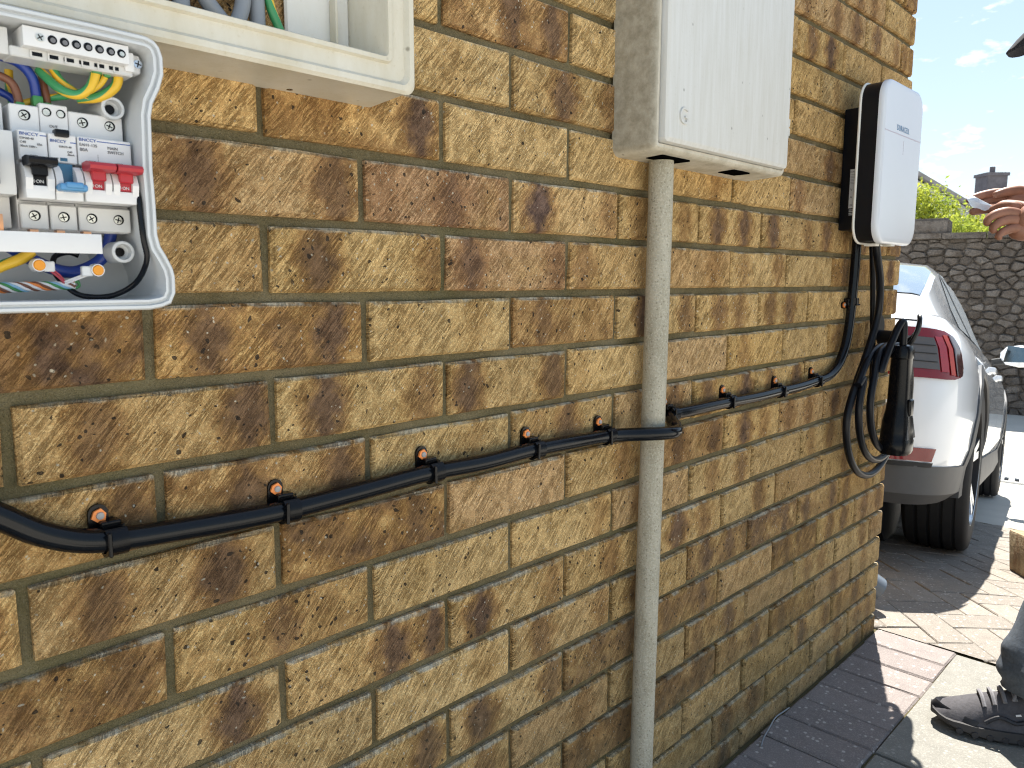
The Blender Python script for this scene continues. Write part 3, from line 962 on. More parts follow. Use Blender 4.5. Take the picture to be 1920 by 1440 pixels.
# breakers
X = [-.1075, -.0890, -.0705, -.0520, -.0335]
defs = [(0, 1, 'black_plastic', 'circuit_breaker'), (1, 2, 'blue_toggle', 'residual_current_breaker'), (2, 4, 'red_plastic', 'main_switch')]
for a_, b_, tm, nm in defs:
    x0, x1 = X[a_] + .0002, X[b_] - .0002
    bm = bmesh.new()
    top = .1795 if a_ == 1 else .1765
    add_box(bm, (x0, -.060, .0905), (x1, -.012, top), .0007, 1)
    br = finish(nm, bm, 'breaker_white', unit)
    bm = bmesh.new()
    add_box(bm, (x0 + .0002, -.0752, .137), (x1 - .0002, -.0595, .1572), .0008, 1)
    finish('nose', bm, 'breaker_white', br)
    bm = bmesh.new()
    add_box(bm, (x0 + .0002, -.0852 if a_ != 1 else -.0835, .1105), (x1 - .0002, -.0594, .1195), .0012, 2)
    add_box(bm, (x0 + .0002, -.066, .1105), (x1 - .0002, -.0592, .1385), .0006, 1)
    for k in range(a_, b_):                       # guards either side of each toggle
        for xa in (X[k] + .0005, X[k + 1] - .0049):
            prof = [(-.066, .1135), (-.0852, .1165), (-.0868, .124), (-.0840, .1305), (-.0785, .1345), (-.066, .1345)]
            add_loft(bm, [[(xx, y, z) for y, z in prof] for xx in (xa, xa + .0044)])
    finish('toggle_guard', bm, 'breaker_white', br)
    bm = bmesh.new()
    add_box(bm, (x0 + .0004, -.0655, .0908), (x1 - .0004, -.0588, .1085), .0008, 1)
    finish('terminal_cover', bm, 'breaker_gray', br)
    for k in range(a_, b_):
        xm = (X[k] + X[k + 1]) / 2
        for z_ in (.1695, .1003):
            y_ = -.0603 if z_ > .12 else -.0658
            if a_ == 1 and z_ > .12:
                for dx in (-.0045, .0045): hole(xm + dx, -.060, .1735, .0030, br); cyl('screw', (xm + dx - .0004, -.0604, .1733), (0, -1, 0), .0023, .0003, 'screw_metal', br, 10)
            else:
                hole(xm, y_ + .0003, z_, .0037, br); screw(xm - .0006, y_ - .0006, z_ - .0003, .0029, br)
        if a_ == 1:
            t_ = U('toggle', (xm - .0046, -.0775, .1190), (xm + .0046, -.066, .1365), 'blue_dark', br, .0006)
            bm = bmesh.new()
            add_box(bm, (xm - .0088, -.0950, .1165), (xm + .0088, -.0800, .1215), .0018, 3)
            add_box(bm, (xm - .0055, -.0965, .1180), (xm + .0060, -.0900, .1225), .0018, 3)
            finish('test_lever', bm, 'blue_toggle', br)
            U('test_button', (xm - .0050, -.0785, .1548), (xm + .0040, -.070, .1600), 'black_plastic', br, .0012)
        else:
            bm = bmesh.new()
            add_box(bm, (xm - .0048, -.0835, .1195), (xm + .0048, -.066, .1335), .0006, 1)
            prof = [(-.080, .1320), (-.0945, .1318), (-.0975, .1330), (-.0985, .1352), (-.0970, .1372), (-.090, .1385), (-.080, .1380)]
            add_loft(bm, [[(xx, y, z) for y, z in prof] for xx in (xm - .0086, xm + .0086)])
            add_box(bm, (xm - .0048, -.0880, .1255), (xm + .0048, -.0830, .1330), .0008, 1)
            t_ = finish('toggle', bm, tm, br)
            text('I·ON', (xm - .0036, -.0838, .1212), .0030, 'print_white', br, 'marking')
        # print on the upper nose
        U('indicator', (xm - .0022, -.0757, .1385), (xm + .0022, -.0750, .1407), 'light_dark' if a_ != 1 else 'blue_dark', br, 0)
    fy = -.0754
    if a_ == 0:
        text('BNCCY', (x0 + .0012, fy, .1535), .0030, 'print_blue', br, sx=1.15)
        U('blue_line', (x1 - .0045, fy, .1540), (x1 - .0004, fy + .0003, .1546), 'print_blue', br, 0)
        text('E3M40-40', (x0 + .0012, fy, .1508), .0021, 'print_gray', br)
        text('C40', (x0 + .0012, fy, .1482), .0022, 'print_gray', br)
        text('30mA 230V~', (x0 + .0012, fy, .1456), .0019, 'print_gray', br)
        text('IΔn', (x0 + .0115, fy, .1475), .0022, 'print_gray', br)
    elif a_ == 1:
        text('OUT', (x0 + .0055, -.0602, .1632), .0026, 'print_gray', br)
        text('BNCCY', (x0 + .0010, fy, .1510), .0028, 'print_blue', br, sx=1.1)
        U('blue_line', (x1 - .0042, fy, .1514), (x1 - .0004, fy + .0003, .1520), 'print_blue', br, 0)
        text('ESRO3-40', (x0 + .0065, fy, .1478), .0019, 'print_gray', br)
        text('C40\n30mA', (x0 + .0115, fy, .1445), .0019, 'print_gray', br)
        text('B6000  230V~', (x0 + .0012, fy, .1395), .0017, 'print_gray', br)
    else:
        text('BNCCY', (x0 + .0010, fy, .1540), .0030, 'print_blue', br, sx=1.15)
        U('blue_line', (x0 + .0130, fy, .1545), (x1 - .0006, fy + .0003, .1551), 'print_blue', br, 0)
        text('EAH1-125', (x0 + .0012, fy, .1506), .0028, 'print_gray', br)
        text('80A', (x0 + .0012, fy, .1470), .0032, 'print_gray', br)
        text('MAIN\nSWITCH', (x0 + .0198, fy, .1500), .0029, 'print_gray', br)
        U('print_line', (x0 + .0130, fy, .1400), (x0 + .0132, fy + .0003, .1455), 'print_gray', br, 0)
# the module left of the breakers, cut by the frame
sp_ = U('surge_arrester', (-.1500, -.058, .0915), (-.1110, -.012, .176), 'breaker_gray')
bm = bmesh.new(); add_box(bm, (-.1490, -.082, .112), (-.1112, -.057, .1545), .002, 2); finish('nose', bm, 'breaker_gray', sp_)
U('toggle', (-.140, -.088, .118), (-.122, -.081, .140), 'black_plastic', sp_)
U('din_rail', (-.26, -.016, .120), (-.030, -.0085, .150), 'zinc')
# copper comb and its white cover strip
for xm in (-.1005, -.0838, -.0665): U('copper_pin', (xm - .0025, -.070, .0870), (xm + .0028, -.062, .0905), 'copper', unit, .0003)
U('copper_bar', (-.150, -.070, .0860), (-.1185, -.055, .1000), 'copper', unit, .0004)
U('cover_strip', (-.20, -.0805, .0742), (-.0602, -.0785, .0882), 'breaker_white', unit, .0003)
# wires inside
def wire(pts, r, mat, name='wire', **kw): return tube(name, pts, r, mat, unit, 10, 5, **kw)
wire(((-.0325, -.070, .1295), (-.0338, -.083, .1173), (-.0338, -.085, .1041), (-.0330, -.086, .0855), (-.0305, -.083, .0700), (-.0345, -.070, .0535), (-.0474, -.060, .0439), (-.0626, -.055, .0425), (-.0732, -.05, .0465), (-.0816, -.04, .060), (-.0803, -.035, .0719), (-.0695, -.03, .0762), (-.062, -.03, .074)), .0021, 'cable_black', 'black_wire')
wire(((-.0415, -.045, .094), (-.0444, -.042, .0801), (-.0509, -.04, .0696), (-.0646, -.038, .0621), (-.0774, -.038, .0620), (-.0962, -.04, .0700), (-.125, -.04, .090)), .0046, 'wire_blue', 'thick_blue_wire')
wire(((-.130, -.05, .0575), (-.1187, -.05, .0645), (-.1052, -.05, .0704), (-.0982, -.05, .0760)), .0040, 'earth_wire', 'earth_wire')
wire(((-.135, -.055, .2092), (-.106, -.055, .2075), (-.0951, -.053, .2040), (-.0892, -.052, .1963), (-.0874, -.05, .1856), (-.0872, -.05, .174)), .0034, 'wire_blue', 'blue_wire')
U('ferrule', (-.0908, -.0545, .1775), (-.0838, -.0455, .1855), 'wire_green', unit, .002)
wire(((-.0835, -.046, .2100), (-.0820, -.048, .1978), (-.0808, -.05, .183), (-.0808, -.05, .172)), .0026, 'wire_brown', 'brown_wire')
U('ferrule', (-.0838, -.0535, .1775), (-.0782, -.0465, .1818), 'wire_green', unit, .0016)
wire(((-.125, -.05, .1985), (-.1086, -.05, .1956), (-.1011, -.05, .1906), (-.0984, -.05, .1784), (-.0984, -.05, .170)), .0028, 'wire_brown', 'brown_wire')
U('ferrule', (-.1012, -.0535, .1765), (-.0956, -.0465, .1795), 'wire_green', unit, .0012)
wire(((-.125, -.04, .1930), (-.1072, -.04, .1869), (-.0994, -.04, .1820), (-.096, -.04, .172)), .0027, 'wire_blue', 'blue_wire')
wire(((-.0532, -.071, .2085), (-.0537, -.071, .2028), (-.0585, -.071, .1926), (-.0665, -.069, .1868), (-.0764, -.064, .1905), (-.0850, -.052, .2035)), .0033, 'earth_wire', 'earth_wire')
wire(((-.0770, -.055, .206), (-.0735, -.058, .1975), (-.0650, -.06, .1905), (-.056, -.062, .187)), .0030, 'earth_wire', 'earth_wire')
wire(((-.0455, -.069, .2085), (-.0456, -.068, .2052), (-.0509, -.067, .1966), (-.0621, -.062, .1895), (-.0822, -.045, .1852), (-.099, -.042, .1785)), .0026, 'orange_gel' if False else 'earth_wire', 'earth_wire')
wire(((-.0385, -.068, .2110), (-.0372, -.068, .2050), (-.0400, -.067, .1966), (-.0505, -.064, .1886), (-.0632, -.058, .1868)), .0037, 'earth_wire', 'earth_wire')
U('ferrule', (-.0570, -.0755, .2025), (-.0496, -.0665, .2092), 'wire_green', unit, .0026)
U('ferrule', (-.0484, -.0720, .2020), (-.0428, -.0645, .2085), 'wire_green', unit, .0022)
for k in range(4):
    wire(((-.0405 + k * .0013, -.070, .2112), (-.0402 + k * .0012, -.070, .2072)), .0006, 'copper', 'bare_strand')
wire(((-.0985, -.03, .205), (-.0990, -.03, .190), (-.097, -.03, .178)), .0028, 'earth_wire', 'earth_wire')
# data pairs and gel crimps along the bottom
cols = ['wire_white', 'wire_lightblue', 'wire_green', 'wire_white', 'wire_brown', 'orange_plastic', 'wire_white', 'wire_brown']
for k, cm in enumerate(cols):
    ph = k * math.pi * 2 / len(cols)
    pts = []
    for q in range(13):
        s_ = q / 12
        x = -.150 + s_ * .078
        amp = .0034 * (1.1 - .45 * s_)
        pts.append((x, -.050 + amp * math.cos(ph + s_ * 17), .0485 + .003 * s_ + amp * math.sin(ph + s_ * 17)))
    wire(pts, .00105, cm, 'data_wire')
wire(((-.0735, -.05, .0515), (-.0700, -.05, .0545), (-.0690, -.05, .0505), (-.0740, -.05, .0490), (-.080, -.05, .0505)), .0011, 'wire_green', 'data_wire')
for dz in (0, .0016): wire(((-.0800, -.052, .0520 + dz), (-.0740, -.054, .0545 + dz), (-.0650, -.057, .0585 + dz)), .0008, 'wire_white', 'data_wire')
for dz in (0, .0022): wire(((-.0790, -.052, .0520 + dz), (-.0830, -.054, .0570 + dz), (-.0905, -.056, .0630 + dz)), .0008, 'wire_red', 'data_wire')
for cx_, cz_, sx in ((-.0975, .0657, 1), (-.0590, .0625, -1)):
    bm = bmesh.new()
    add_cyl(bm, (cx_, -.056, cz_), (0, -1, 0), .0050, .008, 18, .0046)
    add_box(bm, (min(cx_ + sx * .003, cx_ + sx * .0105), -.062, cz_ - .0045), (max(cx_ + sx * .003, cx_ + sx * .0105), -.057, cz_ + .0030), .0008, 1)
    g_ = finish('gel_crimp', bm, 'clear_plastic', unit)
    cyl('button', (cx_, -.0638, cz_), (0, -1, 0), .0041, .0012, 'orange_gel', g_, 18, .0034)

# ------------------------------------------------------------------ gas meter box
gas = thing('gas_meter_box', 'white gas meter box with a closed door embossed G above the grey pipe', 'meter box')
GY = -.068
go = rrect(.660, .2365, 1.060, .86, .010)
stack('case', [(inset(go, -.004), .003), (inset(go, -.001), GY + .012), (inset(go, .0005), GY + .003), (inset(go, .004), GY), (inset(go, .0085), GY), (inset(go, .0098), GY + .006)], 'gas_case', gas, False, True, 40)
gd = rrect(.6715, .2462, 1.052, .85, .008)
door = stack('door', [(gd, GY + .004), (inset(gd, .0002), GY - .004), (inset(gd, .0016), GY - .0075), (inset(gd, .006), GY - .010), (inset(gd, .0075), GY - .0105)], 'gas_door', gas, False, True, 25)
bm = bmesh.new()
add_box(bm, (1.0525, GY - .004, .300), (1.0605, GY + .004, .334), .0012, 2)
add_cyl(bm, (1.0555, GY - .004, .304), (0, 0, 1), .0035, .012, 10)
add_cyl(bm, (1.0555, GY - .004, .319), (0, 0, 1), .0035, .012, 10)
finish('hinge', bm, 'gas_door', gas)
text('G', (.7015, GY - .0112, .2752), .0325, 'gas_door', door, 'embossed_letter', ext=.0019)
for x0, x1 in ((.705, .778), (.912, .965)):
    U('knockout', (x0, -.052, .2325), (x1, -.022, .2352), 'void_black', gas, .001)
# coated service pipe
pp = [(.7425, -.024, .262), (.7405, -.026, .16), (.7375, -.027, 0), (.7350, -.027, -.17), (.731, -.027, -.45), (.7265, -.027, -.80), (.726, -.027, -.93)]
tag(tube('service_pipe', pp, .0186, 'conduit_coat', None, 20, 8), 'upright dirty grey pipe running down the wall below the gas meter box', 'pipe')

# ------------------------------------------------------------------ black supply cable with its clips
cp = [(-.236, -.014, .06), (-.235, -.014, .02), (-.222, -.014, -.03), (-.192, -.014, -.072), (-.155, -.014, -.102), (-.124, -.014, -.1265), (-.094, -.014, -.1480), (-.055, -.0145, -.1615), (.02, -.0145, -.168), (.104, -.0145, -.172), (.20, -.015, -.1700), (.290, -.0145, -.1672), (.38, -.016, -.1695), (.467, -.0145, -.1680),
      (.55, -.016, -.1695), (.624, -.0155, -.1725), (.665, -.024, -.1745), (.695, -.046, -.1745), (.725, -.0585, -.1755), (.752, -.0575, -.1765), (.774, -.044, -.1755), (.792, -.024, -.1680), (.812, -.0145, -.1625), (.86, -.0145, -.1625), (.985, -.0145, -.1630), (1.09, -.0155, -.1650), (1.19, -.0145, -.1645),
      (1.29, -.015, -.1635), (1.365, -.0145, -.1600), (1.432, -.0145, -.1555), (1.480, -.0145, -.138), (1.512, -.0145, -.108), (1.531, -.0145, -.070), (1.541, -.0145, -.02), (1.547, -.0145, .04), (1.551, -.0145, .10), (1.553, -.0145, .175)]
tag(tube('supply_cable', cp, .0104, 'cable_black', None, 14, 6), 'thick black cable clipped along the brick wall from the switch box to the charger', 'cable')
CG = 'black cable clips with orange plugs'
def clip(first):
    c = thing('cable_clip', 'x', 'cable clip', (0, 0, 0), CG)
    bm = bmesh.new()
    pr = [(-.0080, -.020)]
    for k in range(11):
        a_ = R(180 - 180 * k / 10)
        pr.append((.0080 * math.cos(a_), .0025 + .0080 * math.sin(a_)))
    pr.append((.0080, -.020))
    add_loft(bm, [[(x, y, z) for x, z in pr] for y in (0, -.0032)])
    finish('bracket', bm, 'black_plastic', c)
    bm = bmesh.new()                                         # strap wrapping the cable
    n_ = 18; ro, ri = .0134, .0104
    rings = []
    for k in range(n_ + 1):
        a_ = R(80 + 380 * k / n_ * .9)
        ca_, sa_ = math.cos(a_), math.sin(a_)
        rings.append([(x, -.0145 - rr_ * ca_ * 1.0, -.0195 + rr_ * sa_) for x, rr_ in ((-.001, ri), (.0160, ri), (.0160, ro), (-.001, ro))])
    add_loft(bm, rings)
    add_box(bm, (-.0015, -.013, -.012), (.0150, -.001, -.0035), .001, 1)
    add_box(bm, (-.0012, -.0290, -.030), (.0022, -.0255, -.009), .0008, 1)
    finish('strap', bm, 'black_plastic', c)
    bm = bmesh.new()
    hexa = [(.0058 * math.cos(R(60 * k + 15)) * (1 + .12 * (k % 2)), .0058 * math.sin(R(60 * k + 15)) * (1 + .12 * (k % 2))) for k in range(6)]
    add_loft(bm, [[(x, y, z + .0010) for x, z in hexa] for y in (-.003, -.0058)])
    finish('plug', bm, 'orange_plastic', c)
    cyl('screw', (.0006, -.0055, .0010), (0, -1, 0), .0034, .0016, 'clip_screw', c, 14, .0030)
    return c
proto = clip(True)
def copy_tree(o):
    c = o.copy(); COL.objects.link(c)
    for ch in list(o.children):
        k = ch.copy(); COL.objects.link(k); k.parent = c
    return c
clips = [(-.054, -.1435, 0, 'largest black cable clip, beside the cable bend at the lower left'), (.1085, -.1525, .04, 'black cable clip on the dark brown brick, second from the left end'), (.295, -.1480, -.02, 'black cable clip third from the left, midway along the left cable run'),
         (.472, -.1490, .03, 'black cable clip fourth from the left, on a brown patched brick'), (.628, -.1535, -.03, 'black cable clip just left of the grey pipe'), (.800, -.1425, .05, 'black cable clip just right of the grey pipe'),
         (.990, -.1430, 0, 'black cable clip second to the right of the grey pipe'), (1.197, -.1450, .06, 'black cable clip third to the right of the grey pipe'), (1.370, -.1410, -.04, 'black cable clip just before the cable bends up to the charger'),
         (1.547, .0015, 0, 'black cable clip turned sideways on the upright cable below the charger')]
for i, (x, z, dr, lb) in enumerate(clips):
    c = proto if i == 0 else copy_tree(proto)
    c['label'] = lb
    c.location = (x, 0, z)
    c.rotation_euler = (0, R(-90) if i == 9 else dr, 0)
    if i == 9: c.location = (1.5275 + .0, 0, .0)

# ------------------------------------------------------------------ EV charger
ev = thing('ev_charger', 'white and black wall charger for electric cars near the wall corner', 'car charger')
EX0, EX1, EZ0, EZ1 = 1.430, 1.668, .1335, .4690
eo = rrect(EX0, EZ0, EX1, EZ1, .042, 9)
stack('rear_rim', [(inset(eo, .003), -.046), (inset(eo, .0005), -.0475), (inset(eo, .0), -.0500), (inset(eo, .0015), -.0515), (inset(eo, .004), -.0518)], 'charger_rim', ev)
stack('band', [(inset(eo, .0035), -.0515), (inset(eo, .0030), -.0865)], 'charger_black', ev)
stack('front_cover', [(inset(eo, .0032), -.0860), (inset(eo, .0004), -.0866), (inset(eo, .0), -.0890), (inset(eo, .0006), -.0955), (inset(eo, .0022), -.0985), (inset(eo, .0055), -.1000), (inset(eo, .012), -.1003)], 'charger_white', ev, True, True, 60)
bm = bmesh.new()
add_box(bm, (1.478, -.050, .165), (1.628, .0005, .424), .004, 2)
finish('backplate', bm, 'charger_black', ev)
box('foot_tab', (1.47, -.085, .1290), (1.492, -.060, .1345), 'charger_rim', ev, .001)
box('foot_tab', (1.53, -.097, .1300), (1.550, -.078, .1345), 'charger_rim', ev, .001)
text('DURACELL', (1.505, -.1006, .3715), .0166, 'charger_text', ev, sx=.94)
box('front_line', (EX0 + .0065, -.1006, .3632), (EX1 - .0065, -.1001, .3650), 'charger_line', ev)
box('front_mark', (1.5515, -.1006, .3255), (1.5523, -.1001, .3545), 'charger_line', ev)
lb_ = box('rating_label', (1.4774, -.0445, .2120), (1.4781, -.0195, .2950), 'label_paper', ev)
rz = (R(90), 0, R(-90))
text('DURACELL', (1.4772, -.0200, .2880), .0042, 'print_gray', lb_, rot=rz)
for k in range(7):
    box('print_line', (1.4772, -.0385 + .002 * (k % 3), .2830 - k * .0032), (1.4775, -.0210, .2837 - k * .0032), 'print_gray', lb_)
text('V', (1.4772, -.0215, .2490), .0075, 'print_gray', lb_, rot=rz)
text('A', (1.4772, -.0215, .2330), .0075, 'print_gray', lb_, rot=rz)
text('UK CE', (1.4772, -.0205, .2165), .0060, 'print_gray', lb_, rot=rz)
for k in range(4):
    box('print_line', (1.4772, -.0430 + .002 * k, .2075 - k * .0035), (1.4779, -.0210, .2092 - k * .0035), 'label_paper', ev)

# ------------------------------------------------------------------ charging lead, gun and its holder
hold = thing('cable_holder', 'black wall hook carrying the coiled charging lead by the wall corner', 'hook')
cyl('wall_plate', (1.752, .001, -.062), (0, -1, 0), .032, .010, 'charger_black', hold, 20)
bm = bmesh.new()
add_cyl(bm, (1.752, -.008, -.085), (0, -1, 0), .018, .060, 14)
finish('spool', bm, 'charger_black', hold)
bm = bmesh.new()
add_tube(bm, [(1.752, -.050, -.085), (1.752, -.078, -.088), (1.752, -.094, -.070), (1.752, -.099, -.045), (1.752, -.098, -.030)], lambda s: .0075 - .002 * s, 8, 5)
add_tube(bm, [(1.728, -.060, -.105), (1.726, -.086, -.098), (1.728, -.100, -.072), (1.736, -.104, -.040), (1.745, -.100, -.030), (1.752, -.098, -.030)], .0055, 8, 5)
finish('hook', bm, 'charger_black', hold)
lead = thing('charging_lead', 'coiled black charging lead with its connector gun hanging under the charger', 'charging cable')
def ring_pts(cx, cz, rx, rz_, y, n, a0=0, tw=0, y1=None):
    out = []
    for k in range(n + 1):
        s_ = k / n
        a_ = a0 + s_ * 2 * math.pi
        out.append((cx + rx * math.sin(-a_) + tw * math.cos(a_) * .0, y + ((y1 - y) * s_ if y1 is not None else 0) - .012 * math.sin(a_ * .5) ** 2, cz + rz_ * math.cos(a_)))
    return out
pts = [(1.545, -.056, .150), (1.560, -.058, .110), (1.595, -.055, .060), (1.618, -.050, .000), (1.612, -.046, -.050), (1.575, -.042, -.120), (1.526, -.038, -.195), (1.499, -.036, -.262)]
c1 = (1.662, -.258)
for k in range(1, 12):
    a_ = R(90 + k * 30 - 0)
    pts.append((c1[0] + .166 * math.cos(R(180) + R(30 * k)), -.036 - .0012 * k, c1[1] + .158 * math.sin(R(180) + R(30 * k))))
for k in range(0, 12):
    pts.append((1.668 + .146 * math.cos(R(150) + R(30 * k)), -.052 - .0010 * k, -.236 + .140 * math.sin(R(150) + R(30 * k))))
for k in range(0, 12):
    pts.append((1.680 + .128 * math.cos(R(150) + R(30 * k)), -.066 - .0008 * k, -.224 + .126 * math.sin(R(150) + R(30 * k))))
pts += [(1.580, -.076, -.150), (1.610, -.079, -.105), (1.645, -.083, -.060), (1.666, -.088, -.040), (1.668, -.0915, -.060), (1.668, -.092, -.100)]
tube('cable', pts, .0084, 'rubber_cable', lead, 10, 5)
tube('cable', [(1.600, -.030, .145), (1.622, -.030, .06), (1.640, -.030, -.05), (1.652, -.030, -.12), (1.66, -.030, -.2)], .0062, 'rubber_cable', lead, 10, 5)
bm = bmesh.new()
def sup(cx, cy, z, rx, ry, n=20, e=.75):
    out = []
    for k in range(n):
        a_ = 2 * math.pi * k / n
        c_, s_ = math.cos(a_), math.sin(a_)
        out.append((cx + rx * math.copysign(abs(c_) ** e, c_), cy + ry * math.copysign(abs(s_) ** e, s_), z))
    return out
gx, gy = 1.668, -.0915
rings = [sup(gx, gy, z, rx, ry) for z, rx, ry in ((-.094, .012, .012), (-.096, .022, .020), (-.104, .0265, .024), (-.124, .0275, .0245), (-.127, .0235, .0225), (-.18, .0245, .0235), (-.228, .0255, .0245), (-.252, .0300, .0265), (-.275, .0375, .0310), (-.300, .0405, .0330), (-.320, .0430, .0335), (-.322, .0445, .0345), (-.346, .0445, .0345), (-.354, .0400, .0310), (-.356, .030, .024))]
add_loft(bm, rings)
gun = finish('connector_gun', bm, 'black_plastic', lead, smooth=45)
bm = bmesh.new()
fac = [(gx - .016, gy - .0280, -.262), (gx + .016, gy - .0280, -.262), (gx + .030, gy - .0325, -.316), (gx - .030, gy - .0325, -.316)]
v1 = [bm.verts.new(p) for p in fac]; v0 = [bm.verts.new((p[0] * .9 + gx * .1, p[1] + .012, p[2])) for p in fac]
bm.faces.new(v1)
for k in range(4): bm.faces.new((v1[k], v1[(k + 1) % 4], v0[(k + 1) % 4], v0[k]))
finish('front_facet', bm, 'car_gray', gun)  # lighter grey than the gun, painting in the facet's reflection
bm = bmesh.new(); add_box(bm, (gx - .012, gy - .031, -.262), (gx + .012, gy - .02, -.222), .005, 3); finish('release_button', bm, 'black_plastic', gun)

# ------------------------------------------------------------------ ground bits
tag(tube('loose_wire', ((1.330, -.012, GZ + .004), (1.300, -.013, GZ + .008), (1.262, -.012, GZ + .010), (1.215, -.020, GZ + .009), (1.178, -.026, GZ + .006), (1.154, -.033, GZ + .002)), .0016, 'wire_gray', None, 8),
    'thin loose grey wire lying on the paving at the wall foot', 'wire')
dp = thing('downpipe', 'grey downpipe behind the wall corner with its shoe showing near the ground', 'downpipe')
tube('pipe', ((1.944, .135, 2.3), (1.944, .135, -.70)), .034, 'pipe_gray', dp, 16, 1)
tube('shoe', ((1.944, .135, -.69), (1.946, .130, -.735), (1.965, .110, -.775), (1.995, .080, -.810), (2.030, .045, -.845)), .037, 'pipe_gray', dp, 16, 5)

# ------------------------------------------------------------------ block edging beside the drive
for x, y, rz_, sx, lb in ((2.871, -.196, 31, 1.0, 'tumbled brown edging block standing beside the sunlit drive'),):
    e_ = thing('edging_block', lb, 'edging block', (x, y, zg(x)))
    e_.rotation_euler = (0, -math.atan(dzg(x)), R(rz_))
    for k in range(4):
        bm = bmesh.new()
        hgt = (.150, .128, .140, .135)[k]
        add_box(bm, (-.16 + .001, -.125 + .095 * (k - 1) * -1 - .046, -.05), (.16, -.125 + .095 * (k - 1) * -1 + .046, hgt), .012, 2)
        for v in bm.verts: v.co += Vector(noise.noise_vector(v.co * 17 + Vector((k * 3, 0, 0)))) * .011
        finish('log_stone', bm, 'edging_stone', e_, smooth=40)

# ------------------------------------------------------------------ far retaining wall of rubble stone
fw = thing('stone_wall', 'tall grey rubble stone wall across the drive behind the white car', 'stone wall')
WB = Vector((11.20, 1.45, 0)); WT = Vector((-math.sin(R(12)), math.cos(R(12)), 0)); WN = Vector((math.cos(R(12)), math.sin(R(12)), 0))
zb = -1.64
def wp(s, d, z): return WB + WT * s + WN * d + Vector((0, 0, z))
def wbox(bm, s0, s1, d0, d1, z0, z1):
    vs = [bm.verts.new(wp(s, d, z)) for s in (s0, s1) for d in (d0, d1) for z in (z0, z1)]
    for q in ((0, 1, 3, 2), (4, 6, 7, 5), (0, 4, 5, 1), (2, 3, 7, 6), (0, 2, 6, 4), (1, 5, 7, 3)): bm.faces.new([vs[i] for i in q])
bm = bmesh.new(); wbox(bm, -9, 9, .022, .45, zb - .4, .60)
finish('core', bm, 'rubble_mortar', fw, smooth=0)
seeds = []
z = zb - .05
while z < .62:                                    # loose courses of jittered stone centres
    hh = rng.uniform(.07, .115)
    s_ = -1.0
    while s_ < 2.0:
        w = rng.uniform(.10, .27)
        seeds.append((s_ + w / 2, z + hh / 2 + rng.uniform(-.025, .025)))
        s_ += w
    z += hh
rub_n = 0
for cx_, cz_ in seeds:
    if rub_n >= 300 or not (-.55 < cx_ < 1.65): continue
    poly = [(cx_ - .3, max(zb - .1, cz_ - .2)), (cx_ + .3, max(zb - .1, cz_ - .2)), (cx_ + .3, min(.59, cz_ + .2)), (cx_ - .3, min(.59, cz_ + .2))]
    for ox, oz in seeds:
        if (ox, oz) == (cx_, cz_) or abs(ox - cx_) > .6 or abs(oz - cz_) > .4: continue
        mx_, mz_, nx2, nz2 = (cx_ + ox) / 2, (cz_ + oz) / 2, ox - cx_, (oz - cz_) * 2.2
        new = []
        for i in range(len(poly)):
            p, q = poly[i], poly[(i + 1) % len(poly)]
            dp = (p[0] - mx_) * nx2 + (p[1] - mz_) * nz2; dq = (q[0] - mx_) * nx2 + (q[1] - mz_) * nz2
            if dp <= 0: new.append(p)
            if dp * dq < 0:
                f = dp / (dp - dq); new.append((p[0] + (q[0] - p[0]) * f, p[1] + (q[1] - p[1]) * f))
        poly = new
        if len(poly) < 3: break
    if len(poly) < 3: continue
    gx_ = sum(p[0] for p in poly) / len(poly); gz_ = sum(p[1] for p in poly) / len(poly)
    fine_ = []
    for i in range(len(poly)):
        p, q = poly[i], poly[(i + 1) % len(poly)]
        fine_.append(p)
        if math.hypot(q[0] - p[0], q[1] - p[1]) > .10: fine_.append(((p[0] + q[0]) / 2 + rng.uniform(-.008, .008), (p[1] + q[1]) / 2 + rng.uniform(-.008, .008)))
    bulge = rng.uniform(.004, .045)
    bm = bmesh.new()
    ringsv = []
    for sc2, dd in ((.995, .07), (.985, .012), (.72, -bulge)):
        ringsv.append([bm.verts.new(Vector(((p[0] - gx_) * sc2 + rng.uniform(-.006, .006), dd + rng.uniform(-.008, .008), (p[1] - gz_) * sc2 + rng.uniform(-.006, .006)))) for p in fine_])
    nn_ = len(fine_)
    for a_, b_ in zip(ringsv, ringsv[1:]):
        for k in range(nn_): bm.faces.new((a_[k], a_[(k + 1) % nn_], b_[(k + 1) % nn_], b_[k]))
    bm.faces.new(ringsv[-1])
    o = finish('stone', bm, 'rubble', fw, smooth=32)
    o.matrix_world = Matrix.Translation(wp(gx_, 0, gz_)) @ Matrix((WT, WN, Vector((0, 0, 1)))).transposed().to_4x4()
    rub_n += 1
bm = bmesh.new()
z = zb
while z < .56:
    hh = rng.uniform(.12, .20)
    for side in (-1, 1):
        s = 1.68 if side > 0 else .58
        while s < 8.8:
            w = rng.uniform(.2, .46)
            a, b = (s, s + w * .95) if side > 0 else (-s - w * .95, -s)
            wbox(bm, a, b, rng.uniform(-.03, .03), .07, z, z + hh * .92)
            s += w
    z += hh
finish('stonework', bm, 'rubble', fw, smooth=0, kind='stuff')
s = -8.6
while s < 8.6:                                   # pale coping stones
    w = rng.uniform(.5, .9)
    bm = bmesh.new()
    wbox(bm, s, s + w - .012, -.07, .47, .60 + rng.uniform(-.008, .008), .675 + rng.uniform(-.008, .008))
    finish('coping', bm, 'rubble', fw, smooth=0)
    s += w
bm = bmesh.new(); wbox(bm, .92, 1.42, -.04, .5, .60, .87)
bmesh.ops.bevel(bm, geom=bm.edges[:], offset=.03, segments=2, affect='EDGES')
finish('pier', bm, 'rubble', fw)

